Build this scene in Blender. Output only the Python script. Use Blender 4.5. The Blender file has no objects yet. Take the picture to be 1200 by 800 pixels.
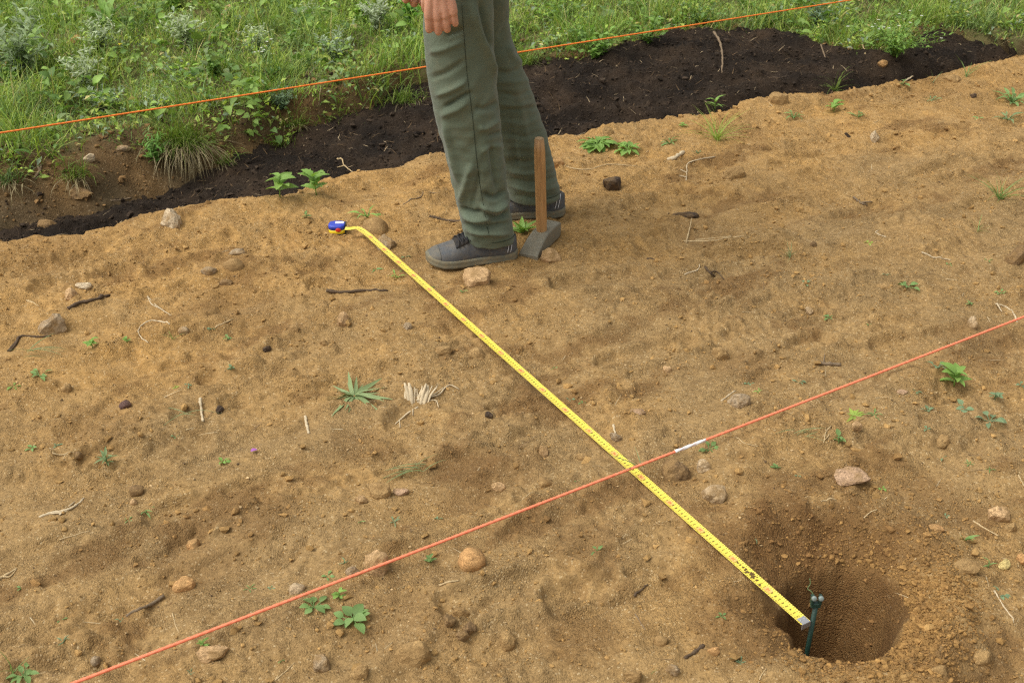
import bpy, bmesh, math, random
import numpy as np
from mathutils import Vector, Matrix

# ------------------------------------------------------------------ camera, sky, sun, exposure
scene = bpy.context.scene
COL = scene.collection
CAM_H, PITCH, FPX = 1.46, math.radians(29.8), 1325.0      # eye height, tilt below level, focal length (px of a 1200 px wide frame)
cam_data = bpy.data.cameras.new('camera')
cam_data.sensor_width = 36.0
cam_data.lens = FPX / 1200 * 36
cam_data.clip_start, cam_data.clip_end = 0.05, 400
cam_data.dof.use_dof = True
cam_data.dof.focus_distance = 2.75
cam_data.dof.aperture_fstop = 10.0
cam = bpy.data.objects.new('camera', cam_data)
COL.objects.link(cam)
cam.location = (0, 0, CAM_H)
cam.rotation_euler = (math.pi / 2 - PITCH, 0, 0)
scene.camera = cam

SUN_EL, SUN_AZ = math.radians(58), math.radians(-108)      # azimuth from +Y towards +X
world = bpy.data.worlds.new('World')
scene.world = world
world.use_nodes = True
wn, wl = world.node_tree.nodes, world.node_tree.links
wn.clear()
sky = wn.new('ShaderNodeTexSky')
sky.sky_type = 'NISHITA'
sky.sun_disc = False
sky.sun_elevation = SUN_EL
sky.sun_rotation = SUN_AZ
sky.air_density, sky.dust_density, sky.ozone_density = 1.6, 5.0, 0.6
hs_ = wn.new('ShaderNodeHueSaturation')
hs_.inputs['Saturation'].default_value = 0.10              # overcast: nearly neutral cloud light
bgn = wn.new('ShaderNodeBackground')
bgn.inputs['Strength'].default_value = 0.15
wo = wn.new('ShaderNodeOutputWorld')
wl.new(sky.outputs[0], hs_.inputs['Color'])
wl.new(hs_.outputs[0], bgn.inputs['Color'])
wl.new(bgn.outputs[0], wo.inputs[0])

sun_data = bpy.data.lights.new('sun', 'SUN')
sun_data.energy = 1.5
sun_data.angle = math.radians(46)
sun_data.color = (1.0, 0.94, 0.84)
sun = bpy.data.objects.new('sun', sun_data)
COL.objects.link(sun)
sd = Vector((math.cos(SUN_EL) * math.sin(SUN_AZ), math.cos(SUN_EL) * math.cos(SUN_AZ), math.sin(SUN_EL)))
sun.rotation_euler = sd.to_track_quat('Z', 'Y').to_euler()

vs = scene.view_settings
vs.view_transform = 'Standard'
vs.look = 'None'
vs.gamma = 1
vs.use_curve_mapping = False
vs.exposure = 0.24
scene.render.film_transparent = False
scene.cycles.max_bounces = 6
scene.cycles.use_denoising = False      # keep the fine grain of the soil
scene.cycles.filter_width = 1.25

rng = np.random.default_rng(7)
R = random.Random(11)
CP, SP = math.cos(PITCH), math.sin(PITCH)

# ------------------------------------------------------------------ helpers: rays, noise, meshes
def ray(px, py):
    u, v = px - 600.0, py - 400.0
    return np.array([u, FPX * CP - v * SP, -(v * CP + FPX * SP)])

def plane_pt(px, py, z=0.0):
    d = ray(px, py)
    k = (z - CAM_H) / d[2]
    return np.array([d[0] * k, d[1] * k, z])

def depth_pt(px, py, y):
    d = ray(px, py)
    k = y / d[1]
    return np.array([d[0] * k, y, CAM_H + d[2] * k])

def to_px(co):
    co = np.asarray(co)
    x, y, z = co[..., 0], co[..., 1], co[..., 2] - CAM_H
    f = y * CP - z * SP
    up = y * SP + z * CP
    return 600 + FPX * x / f, 400 - FPX * up / f, f

def m_per_px(p):
    return (p[1] * CP - (p[2] - CAM_H) * SP) / FPX

ES, ET = np.array([0.853, 0.521]), np.array([-0.521, 0.853])   # along the strings / towards the grass bank
ES /= np.linalg.norm(ES); ET = np.array([-ES[1], ES[0]])
def to_st(x, y): return x * ES[0] + y * ES[1], x * ET[0] + y * ET[1]
def to_xy(s, t): return s * ES[0] + t * ET[0], s * ES[1] + t * ET[1]

def pn(x, y, seed=0):
    x = np.asarray(x, float); y = np.asarray(y, float)
    xi, yi = np.floor(x).astype(np.int64), np.floor(y).astype(np.int64)
    xf, yf = x - xi, y - yi
    def g(ix, iy, dx, dy):
        h = (ix * 374761393 + iy * 668265263 + seed * 974711 + 1013904223) & 0xFFFFFFFF
        h = ((h ^ (h >> 13)) * 1274126177) & 0xFFFFFFFF
        h = ((h ^ (h >> 16)) * 2246822519) & 0xFFFFFFFF
        a = (h ^ (h >> 15)) * (2 * math.pi / 4294967296.0)
        return np.cos(a) * dx + np.sin(a) * dy
    u = xf * xf * xf * (xf * (xf * 6 - 15) + 10)
    v = yf * yf * yf * (yf * (yf * 6 - 15) + 10)
    a = g(xi, yi, xf, yf); b = g(xi + 1, yi, xf - 1, yf)
    c = g(xi, yi + 1, xf, yf - 1); d = g(xi + 1, yi + 1, xf - 1, yf - 1)
    return ((a + u * (b - a)) * (1 - v) + (c + u * (d - c)) * v) * 1.5

def sstep(a, b, x):
    k = np.clip((x - a) / (b - a), 0, 1)
    return k * k * (3 - 2 * k)

def mesh_np(name, verts, tris=None, quads=None, smooth=True):
    me = bpy.data.meshes.new(name)
    verts = np.asarray(verts, np.float32)
    nt = 0 if tris is None else len(tris)
    nq = 0 if quads is None else len(quads)
    loops = []
    if nq: loops.append(np.asarray(quads, np.int32).ravel())
    if nt: loops.append(np.asarray(tris, np.int32).ravel())
    loops = np.concatenate(loops)
    starts = np.concatenate([np.arange(nq) * 4, nq * 4 + np.arange(nt) * 3]).astype(np.int32)
    me.vertices.add(len(verts)); me.vertices.foreach_set('co', verts.ravel())
    me.loops.add(len(loops)); me.loops.foreach_set('vertex_index', loops)
    me.polygons.add(nq + nt); me.polygons.foreach_set('loop_start', starts)
    me.update(calc_edges=True)
    me.polygons.foreach_set('use_smooth', np.full(nq + nt, bool(smooth)))
    me.validate(); me.update()
    return me

def attr_f(me, name, vals):
    a = me.attributes.new(name, 'FLOAT', 'POINT')
    a.data.foreach_set('value', np.asarray(vals, np.float32))

def attr_c(me, name, rgb):
    a = me.attributes.new(name, 'FLOAT_COLOR', 'POINT')
    rgb = np.asarray(rgb, np.float32)
    a.data.foreach_set('color', np.concatenate([rgb, np.ones((len(rgb), 1), np.float32)], 1).ravel())

def link(name, me, mat=None, parent=None):
    o = bpy.data.objects.new(name, me)
    COL.objects.link(o)
    if mat is not None and me is not None and not me.materials: me.materials.append(mat)
    if parent is not None: o.parent = parent
    return o

def tag(o, label=None, cat=None, group=None, kind=None):
    if label: o['label'] = label
    if cat: o['category'] = cat
    if group: o['group'] = group
    if kind: o['kind'] = kind
    return o

def empty(name, loc=(0, 0, 0)):
    o = bpy.data.objects.new(name, None)
    o.empty_display_size = 0.05
    COL.objects.link(o); o.location = Vector([float(c) for c in loc])
    return o

def bm_mesh(name, bm, smooth=False):
    me = bpy.data.meshes.new(name)
    bmesh.ops.recalc_face_normals(bm, faces=bm.faces)
    bm.to_mesh(me); bm.free()
    me.polygons.foreach_set('use_smooth', np.full(len(me.polygons), smooth))
    return me

def loft(rings, cap=True):
    """rings: list of (n,3) arrays of equal n -> verts, quads, tris"""
    n, m = len(rings[0]), len(rings)
    V = np.concatenate(rings)
    i = np.arange(n); j = (i + 1) % n
    Q = np.concatenate([np.stack([k * n + i, k * n + j, (k + 1) * n + j, (k + 1) * n + i], 1) for k in range(m - 1)])
    T = np.zeros((0, 3), int)
    if cap:
        V = np.concatenate([V, [rings[0].mean(0)], [rings[-1].mean(0)]])
        a, b = m * n, m * n + 1
        T = np.concatenate([np.stack([np.full(n, a), j, i], 1), np.stack([np.full(n, b), (m - 1) * n + i, (m - 1) * n + j], 1)])
    return V, Q, T

def join_geo(parts):
    Vs, Qs, Ts, o = [], [], [], 0
    for V, Q, T in parts:
        Vs.append(V); Qs.append(Q + o); Ts.append(T + o); o += len(V)
    return np.concatenate(Vs), np.concatenate(Qs), np.concatenate(Ts)

def tube_geo(pts, rad, n=8, squash=1.0):
    pts = np.asarray(pts, float)
    m = len(pts)
    rad = np.full(m, rad) if np.isscalar(rad) else np.asarray(rad, float)
    tan = np.gradient(pts, axis=0); tan /= np.linalg.norm(tan, axis=1)[:, None] + 1e-9
    ref = np.array([0, 0, 1.0]) if abs(tan[0][2]) < 0.9 else np.array([1.0, 0, 0])
    a = 2 * np.pi * np.arange(n) / n
    rings = []
    for k in range(m):
        s = np.cross(tan[k], ref); s /= np.linalg.norm(s) + 1e-9
        b = np.cross(s, tan[k])
        rings.append(pts[k] + rad[k] * (np.cos(a)[:, None] * s + squash * np.sin(a)[:, None] * b))
    return loft(rings)

def spline(pts, n):
    """Catmull-Rom through pts"""
    P = np.asarray(pts, float)
    P = np.vstack([2 * P[0] - P[1], P, 2 * P[-1] - P[-2]])
    k = len(P) - 3
    out = []
    for q in np.linspace(0, k - 1e-6, n):
        i = int(q); f = q - i
        a, b, c, d = P[i], P[i + 1], P[i + 2], P[i + 3]
        out.append(0.5 * (2 * b + (c - a) * f + (2 * a - 5 * b + 4 * c - d) * f * f + (3 * b - a - 3 * c + d) * f ** 3))
    return np.array(out)

def geo_mesh(name, geo, smooth=True):
    V, Q, T = geo
    return mesh_np(name, V, T if len(T) else None, Q if len(Q) else None, smooth)

# ------------------------------------------------------------------ materials
def mat_new(name):
    m = bpy.data.materials.new(name); m.use_nodes = True
    nt = m.node_tree; nt.nodes.clear()
    out = nt.nodes.new('ShaderNodeOutputMaterial')
    p = nt.nodes.new('ShaderNodeBsdfPrincipled')
    nt.links.new(p.outputs[0], out.inputs[0])
    return m, nt, p, out

def N(nt, kind, **kw):
    n = nt.nodes.new(kind)
    for k, v in kw.items(): setattr(n, k, v)
    return n

def noise_n(nt, vec, scale, detail=3, rough=0.6, dist=0.0):
    n = N(nt, 'ShaderNodeTexNoise'); nt.links.new(vec, n.inputs['Vector'])
    n.inputs['Scale'].default_value = scale; n.inputs['Detail'].default_value = detail
    n.inputs['Roughness'].default_value = rough; n.inputs['Distortion'].default_value = dist
    return n.outputs['Fac']

def ramp(nt, fac, stops, interp='LINEAR'):
    r = N(nt, 'ShaderNodeValToRGB'); r.color_ramp.interpolation = interp
    e = r.color_ramp.elements
    while len(e) < len(stops): e.new(0.5)
    for el, (p, c) in zip(e, stops):
        el.position = p; el.color = (*c, 1) if len(c) == 3 else c
    nt.links.new(fac, r.inputs[0])
    return r.outputs[0]

def mix(nt, fac, a, b, mode='MIX'):
    m = N(nt, 'ShaderNodeMix', data_type='RGBA', blend_type=mode)
    m.clamp_factor = True
    for sock, val in ((m.inputs[0], fac), (m.inputs[6], a), (m.inputs[7], b)):
        if isinstance(val, (int, float)): sock.default_value = val
        elif isinstance(val, tuple): sock.default_value = (*val, 1)
        else: nt.links.new(val, sock)
    return m.outputs[2]

def math_n(nt, op, a, b=0.0):
    m = N(nt, 'ShaderNodeMath', operation=op)
    for s, v in ((m.inputs[0], a), (m.inputs[1], b)):
        if isinstance(v, (int, float)): s.default_value = v
        else: nt.links.new(v, s)
    return m.outputs[0]

def bump(nt, p, height, dist, strength=1.0, chain=None):
    b = N(nt, 'ShaderNodeBump'); b.inputs['Distance'].default_value = dist; b.inputs['Strength'].default_value = strength
    nt.links.new(height, b.inputs['Height'])
    if chain is not None: nt.links.new(chain, b.inputs['Normal'])
    nt.links.new(b.outputs[0], p.inputs['Normal'])
    return b.outputs[0]

def coords(nt, kind='Object'):
    return N(nt, 'ShaderNodeTexCoord').outputs[kind]

def world_pos(nt):
    return N(nt, 'ShaderNodeNewGeometry').outputs['Position']

def attr(nt, name, out='Fac'):
    a = N(nt, 'ShaderNodeAttribute'); a.attribute_name = name
    return a.outputs[out]

def soil_material(name, dry_warm, dry_grey, moist, fleck, grain_scale=330.0, fleck_amount=0.05, bump_d=0.0052):
    m, nt, p, _ = mat_new(name)
    c = world_pos(nt)
    big = noise_n(nt, c, 2.6, 5, 0.62, 0.6)
    mid = noise_n(nt, c, 17, 5, 0.66)
    fine = noise_n(nt, c, 95, 4, 0.7)
    grain = N(nt, 'ShaderNodeTexVoronoi'); nt.links.new(c, grain.inputs['Vector']); grain.inputs['Scale'].default_value = grain_scale
    gcol = N(nt, 'ShaderNodeSeparateColor'); nt.links.new(grain.outputs['Color'], gcol.inputs[0])
    w = math_n(nt, 'ADD', attr(nt, 'warm'), math_n(nt, 'MULTIPLY', math_n(nt, 'SUBTRACT', big, 0.5), 1.5))
    col = mix(nt, w, dry_grey, dry_warm)
    col = mix(nt, 1.0, col, ramp(nt, mid, [(0.25, (0.72, 0.68, 0.62)), (0.5, (1, 1, 1)), (0.78, (1.18, 1.16, 1.1))]), 'MULTIPLY')
    col = mix(nt, 1.0, col, ramp(nt, fine, [(0.25, (0.6, 0.56, 0.5)), (0.5, (1, 1, 1)), (0.75, (1.28, 1.26, 1.2))]), 'MULTIPLY')
    mo = math_n(nt, 'MULTIPLY', attr(nt, 'moist'), math_n(nt, 'ADD', math_n(nt, 'MULTIPLY', mid, 0.9), 0.5))
    col = mix(nt, mo, col, moist)
    dust = ramp(nt, noise_n(nt, c, 6.5, 6, 0.7, 0.8), [(0.50, (0, 0, 0)), (0.68, (1, 1, 1))])
    col = mix(nt, math_n(nt, 'MULTIPLY', math_n(nt, 'MULTIPLY', dust, 0.55), math_n(nt, 'SUBTRACT', 1.0, attr(nt, 'moist'))), col, tuple(min(1, 1.22 * k) for k in dry_grey))
    gr = math_n(nt, 'GREATER_THAN', gcol.outputs[0], 1 - fleck_amount)
    gr = math_n(nt, 'MULTIPLY', gr, math_n(nt, 'SUBTRACT', 1.0, math_n(nt, 'MULTIPLY', attr(nt, 'moist'), 0.75)))
    col = mix(nt, math_n(nt, 'MULTIPLY', gr, math_n(nt, 'ADD', math_n(nt, 'MULTIPLY', gcol.outputs[1], 0.5), 0.05)), col, fleck)
    dk = math_n(nt, 'LESS_THAN', gcol.outputs[0], 0.16)
    col = mix(nt, math_n(nt, 'MULTIPLY', dk, 0.45), col, mix(nt, 0.6, col, (0.03, 0.02, 0.01)))
    gj = N(nt, 'ShaderNodeMix', data_type='RGBA', blend_type='MULTIPLY')
    nt.links.new(col, p.inputs['Base Color'])
    p.inputs['Roughness'].default_value = 0.95
    p.inputs['Specular IOR Level'].default_value = 0.15
    h = math_n(nt, 'ADD', math_n(nt, 'MULTIPLY', noise_n(nt, c, 70, 6, 0.72), 1.0), math_n(nt, 'MULTIPLY', grain.outputs['Distance'], -0.55))
    loose = ramp(nt, noise_n(nt, c, 7.5, 4, 0.6, 0.5), [(0.38, (0.22, 0.22, 0.22)), (0.62, (1, 1, 1))])
    h = math_n(nt, 'MULTIPLY', h, math_n(nt, 'MAXIMUM', loose, attr(nt, 'moist')))
    lump = bump(nt, p, noise_n(nt, c, 30, 4, 0.6), bump_d * 1.3, 0.55)
    bump(nt, p, h, bump_d, 1.0, lump)
    return m

M = {}
M['sand'] = soil_material('sandy_soil', (0.365, 0.216, 0.076), (0.282, 0.184, 0.080), (0.158, 0.083, 0.029), (0.60, 0.47, 0.27))
M['dark'] = soil_material('black_compost', (0.042, 0.027, 0.016), (0.026, 0.018, 0.012), (0.014, 0.010, 0.007), (0.14, 0.10, 0.065), 260.0, 0.03, 0.007)
M['bank'] = soil_material('bank_earth', (0.16, 0.095, 0.038), (0.10, 0.068, 0.034), (0.05, 0.037, 0.018), (0.36, 0.28, 0.17), 280.0, 0.04, 0.006)

def clod_material(name, stops, rough=0.95, bscale=140, bd=0.0025, attr_col=False):
    m, nt, p, _ = mat_new(name)
    c = world_pos(nt)
    f = noise_n(nt, c, bscale * 0.45, 5, 0.7)
    col = ramp(nt, f, stops)
    if attr_col: col = mix(nt, 1.0, ramp(nt, f, [(0.3, (0.7, 0.68, 0.64)), (0.7, (1.25, 1.22, 1.18))]), attr(nt, 'tint', 'Color'), 'MULTIPLY')
    nt.links.new(col, p.inputs['Base Color'])
    p.inputs['Roughness'].default_value = rough
    p.inputs['Specular IOR Level'].default_value = 0.2
    bump(nt, p, noise_n(nt, c, bscale, 5, 0.7), bd)
    return m
M['crumb'] = clod_material('soil_crumb', [(0.3, (0.2, 0.12, 0.045)), (0.7, (0.3, 0.18, 0.07))], attr_col=True)

def stone_material(name, a, b, dirt=(0.27, 0.165, 0.065), dirt_amount=0.5):
    m, nt, p, _ = mat_new(name)
    c = coords(nt)
    wpos = world_pos(nt)
    col = mix(nt, noise_n(nt, wpos, 45, 5, 0.7), a, b)
    spk = N(nt, 'ShaderNodeTexVoronoi'); nt.links.new(wpos, spk.inputs['Vector']); spk.inputs['Scale'].default_value = 320
    sc_ = N(nt, 'ShaderNodeSeparateColor'); nt.links.new(spk.outputs['Color'], sc_.inputs[0])
    col = mix(nt, math_n(nt, 'MULTIPLY', math_n(nt, 'GREATER_THAN', sc_.outputs[0], 0.8), 0.35), col, tuple(min(1, k * 1.7) for k in a))
    col = mix(nt, math_n(nt, 'MULTIPLY', math_n(nt, 'LESS_THAN', sc_.outputs[0], 0.15), 0.5), col, tuple(k * 0.45 for k in b))
    d = ramp(nt, noise_n(nt, wpos, 28, 4, 0.7), [(0.25 + 0.3 * dirt_amount, (1, 1, 1)), (0.45 + 0.3 * dirt_amount, (0, 0, 0))])
    col = mix(nt, math_n(nt, 'MULTIPLY', d, 0.85), col, dirt)
    nt.links.new(col, p.inputs['Base Color'])
    p.inputs['Roughness'].default_value = 0.85
    p.inputs['Specular IOR Level'].default_value = 0.25
    bump(nt, p, noise_n(nt, wpos, 150, 6, 0.7), 0.003)
    return m
ST = {
    'tan': stone_material('tan_sandstone', (0.50, 0.33, 0.17), (0.40, 0.25, 0.115), dirt_amount=0.4),
    'pale': stone_material('pale_stone', (0.48, 0.36, 0.22), (0.38, 0.275, 0.155), dirt_amount=0.42),
    'grey': stone_material('grey_stone', (0.34, 0.26, 0.165), (0.25, 0.18, 0.105), dirt_amount=0.4),
    'pink': stone_material('pinkish_slab', (0.40, 0.265, 0.16), (0.34, 0.215, 0.125), dirt_amount=0.35),
    'orange': stone_material('orange_stone', (0.52, 0.30, 0.12), (0.42, 0.225, 0.085), dirt_amount=0.4),
    'brown': stone_material('brown_stone', (0.20, 0.125, 0.058), (0.14, 0.085, 0.038), dirt_amount=0.45),
    'earth': stone_material('earth_clod', (0.38, 0.245, 0.10), (0.31, 0.195, 0.08), dirt_amount=0.6),
    'black': stone_material('dark_clod', (0.075, 0.05, 0.033), (0.045, 0.032, 0.022), (0.16, 0.10, 0.045), 0.45),
    'white': stone_material('whitish_stone', (0.52, 0.42, 0.28), (0.44, 0.34, 0.21), dirt_amount=0.38),
    'yellow': stone_material('pale_yellow_stone', (0.55, 0.44, 0.18), (0.46, 0.35, 0.13), dirt_amount=0.05),
    'purple': stone_material('purplish_pebble', (0.13, 0.075, 0.06), (0.09, 0.05, 0.042), dirt_amount=0.2),
}

def leaf_material(name, col, var=0.25, trans=0.3, rough=0.55, use_attr=False):
    m, nt, p, out = mat_new(name)
    c = coords(nt)
    if use_attr:
        base = attr(nt, 'tint', 'Color')
        f = noise_n(nt, world_pos(nt), 9, 3)
        base = mix(nt, 1.0, base, ramp(nt, f, [(0.3, (0.8, 0.8, 0.8)), (0.7, (1.15, 1.15, 1.15))]), 'MULTIPLY')
    else:
        oi = N(nt, 'ShaderNodeObjectInfo')
        f = noise_n(nt, world_pos(nt), 60, 3)
        k = math_n(nt, 'ADD', math_n(nt, 'MULTIPLY', oi.outputs['Random'], 0.55), math_n(nt, 'MULTIPLY', f, 0.45))
        lo = tuple(x * (1 - var) for x in col); hi = tuple(min(1, x * (1 + var)) for x in col)
        base = mix(nt, k, lo, hi)
    nt.links.new(base, p.inputs['Base Color'])
    p.inputs['Roughness'].default_value = rough
    p.inputs['Specular IOR Level'].default_value = 0.3
    tr = N(nt, 'ShaderNodeBsdfTranslucent')
    nt.links.new(mix(nt, 1.0, base, (1.25, 1.35, 0.7), 'MULTIPLY'), tr.inputs[0])
    ms = N(nt, 'ShaderNodeMixShader'); ms.inputs[0].default_value = trans
    nt.links.new(p.outputs[0], ms.inputs[1]); nt.links.new(tr.outputs[0], ms.inputs[2])
    nt.links.new(ms.outputs[0], out.inputs[0])
    return m
LF = {
    'bright': leaf_material('bright_green_leaf', (0.23, 0.38, 0.085)),
    'mid': leaf_material('mid_green_leaf', (0.195, 0.31, 0.10)),
    'blue': leaf_material('blue_green_leaf', (0.20, 0.285, 0.15)),
    'silver': leaf_material('silver_green_leaf', (0.25, 0.33, 0.215), trans=0.15, rough=0.8),
    'yellow': leaf_material('yellow_green_leaf', (0.32, 0.42, 0.08)),
    'dull': leaf_material('dull_green_leaf', (0.20, 0.27, 0.12)),
    'grey': leaf_material('grey_green_leaf', (0.215, 0.28, 0.12), trans=.15),
}
M['tint_leaf'] = leaf_material('mixed_foliage', (0, 0, 0), use_attr=True)
M['petal'] = leaf_material('white_petal', (0.75, 0.75, 0.7), var=0.05)
M['yellow_petal'] = leaf_material('yellow_petal', (0.8, 0.62, 0.02), var=0.05)

def plain(name, col, rough=0.6, spec=0.3, metal=0.0, nscale=40, var=0.12, bd=0.0, bscale=200):
    m, nt, p, _ = mat_new(name)
    c = coords(nt)
    f = noise_n(nt, c, nscale, 4, 0.65)
    nt.links.new(mix(nt, f, tuple(k * (1 - var) for k in col), tuple(min(1, k * (1 + var)) for k in col)), p.inputs['Base Color'])
    p.inputs['Roughness'].default_value = rough
    p.inputs['Specular IOR Level'].default_value = spec
    p.inputs['Metallic'].default_value = metal
    if bd: bump(nt, p, noise_n(nt, c, bscale, 4, 0.7), bd)
    return m
M['straw'] = plain('dry_straw', (0.46, 0.34, 0.18), 0.85, 0.2, nscale=60, var=0.3, bd=0.0008, bscale=300)
M['white_root'] = plain('bleached_root', (0.52, 0.42, 0.27), 0.85, 0.2, nscale=60, var=0.22, bd=0.0008, bscale=300)
M['twig'] = plain('grey_brown_twig', (0.2, 0.145, 0.09), 0.9, 0.15, nscale=60, var=0.35, bd=0.001, bscale=300)
M['dark_twig'] = plain('dark_twig', (0.10, 0.068, 0.042), 0.9, 0.15, nscale=60, var=0.35, bd=0.001, bscale=300)

# ------------------------------------------------------------------ the lie of the land
E1 = [(-60, 302), (0, 292), (60, 284), (120, 273), (190, 252), (240, 243), (300, 236), (330, 229), (370, 222), (410, 207), (450, 198), (490, 190), (520, 184),
      (580, 172), (640, 165), (690, 157), (740, 147), (800, 136), (870, 131), (900, 119), (960, 112), (1020, 102), (1080, 95), (1120, 85), (1160, 76), (1200, 66), (1280, 44)]
E2 = [(-60, 272), (0, 262), (50, 256), (100, 246), (150, 228), (200, 214), (250, 200), (300, 184), (340, 163), (400, 142), (440, 125), (490, 103), (560, 92), (620, 80),
      (700, 67), (760, 54), (810, 44), (870, 40), (910, 45), (960, 54), (1010, 65), (1040, 70), (1065, 60), (1085, 42), (1105, 36), (1130, 36), (1160, 44), (1200, 56), (1280, 70)]
e1 = np.array([to_st(*plane_pt(x, y, 0.0)[:2]) for x, y in E1])
e2 = np.array([to_st(*plane_pt(x, y, float(np.interp(x, [300, 480, 700], [-.10, -.02, .06])))[:2]) for x, y in E2])
e1 = e1[np.argsort(e1[:, 0])]; e2 = e2[np.argsort(e2[:, 0])]
def t_front(s): return np.interp(s, e1[:, 0], e1[:, 1])
def t_back(s): return np.interp(s, e2[:, 0], e2[:, 1])

HOLE = plane_pt(990, 714)
rim_px = [(922, 730), (942, 754), (972, 772), (1010, 779), (1036, 770), (1056, 742), (1060, 700), (1040, 664), (992, 643), (948, 648), (920, 686)]
rim = np.array([plane_pt(*q)[:2] - HOLE[:2] for q in rim_px])
rim_a = np.arctan2(rim[:, 1], rim[:, 0]); rim_r = np.hypot(rim[:, 0], rim[:, 1])
o_ = np.argsort(rim_a); rim_a, rim_r = rim_a[o_], rim_r[o_]
rim_a = np.concatenate([rim_a - 2 * np.pi, rim_a, rim_a + 2 * np.pi]); rim_r = np.tile(rim_r, 3)

TAPE_A = plane_pt(944, 730, 0.012)
TAPE_B = plane_pt(425, 270, 0.022)

MOIST = [(930, 640, .16, 1.0), (1000, 640, .15, .9), (870, 640, .1, .7), (880, 730, .12, .7), (1060, 640, .1, .6), (545, 548, .10, .75), (600, 545, .08, .4), (300, 606, .10, .5),
         (690, 640, .09, .5), (675, 745, .09, .45), (1085, 580, .10, .45), (1120, 600, .07, .4), (875, 425, .1, .4), (1150, 395, .1, .45), (555, 575, .08, .5),
         (810, 270, .10, .2),  (860, 155, .15, .35), (1090, 105, .2, .3), (270, 360, .14, .35), (60, 300, .15, .3), (560, 230, .14, .3),
         (230, 660, .1, .35), (470, 740, .12, .3), (110, 500, .12, .3), (420, 520, .08, .35)]
MOIST_W = [(*plane_pt(a, b)[:2], r, w) for a, b, r, w in MOIST]
HOLLOW = [(545, 552, .13, .012), (300, 362, .16, .015), (880, 425, .16, .012), (1120, 590, .15, .012), (205, 655, .16, .014), (820, 275, .15, .008),
          (960, 240, .2, .012), (100, 495, .14, .01), (440, 520, .12, .008), (760, 650, .14, .008), (330, 690, .12, .01), (1010, 175, .22, .014)]
HOLLOW_W = [(*plane_pt(a, b)[:2], r, d) for a, b, r, d in HOLLOW]

PRINTS = [(*plane_pt(a, b)[:2], math.radians(r), d) for a, b, r, d in ((700, 330, 200, .011), (880, 300, 190, .012), (1010, 250, 25, .010), (760, 410, 205, .010), (640, 470, 15, .008), (300, 440, 190, .011), (170, 530, 200, .010),
          (420, 330, 10, .009), (250, 590, 30, .010), (600, 700, 20, .010), (720, 690, 200, .009), (930, 410, 35, .011), (1080, 400, 200, .010), (960, 180, 30, .010), (520, 500, 160, .008), (100, 330, 20, .010), (1100, 200, 30, .010))]
def moist_at(x, y):
    m = np.zeros_like(x)
    wob = pn(x / .07, y / .07, 31) * .5 + pn(x / .025, y / .025, 32) * .3
    for cx, cy, r, w in MOIST_W:
        q = np.hypot(x - cx, y - cy) / r + wob * .55
        m = np.maximum(m, w * (1 - sstep(.45, 1.25, q)))
    s, t = to_st(x, y)
    pt = pn(s / .55, t / .2, 33) + .55 * pn(s / .13, t / .07, 34) + .35 * pn(s / .035, t / .03, 35)
    m = np.maximum(m, .62 * sstep(.22, .75, pt))
    a = np.arctan2(y - HOLE[1], x - HOLE[0]); q = np.hypot(x - HOLE[0], y - HOLE[1]) / np.interp(a, rim_a, rim_r)
    return np.clip(np.maximum(m, 1 - sstep(.9, 1.45, q + wob * .4)), 0, 1)

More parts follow.
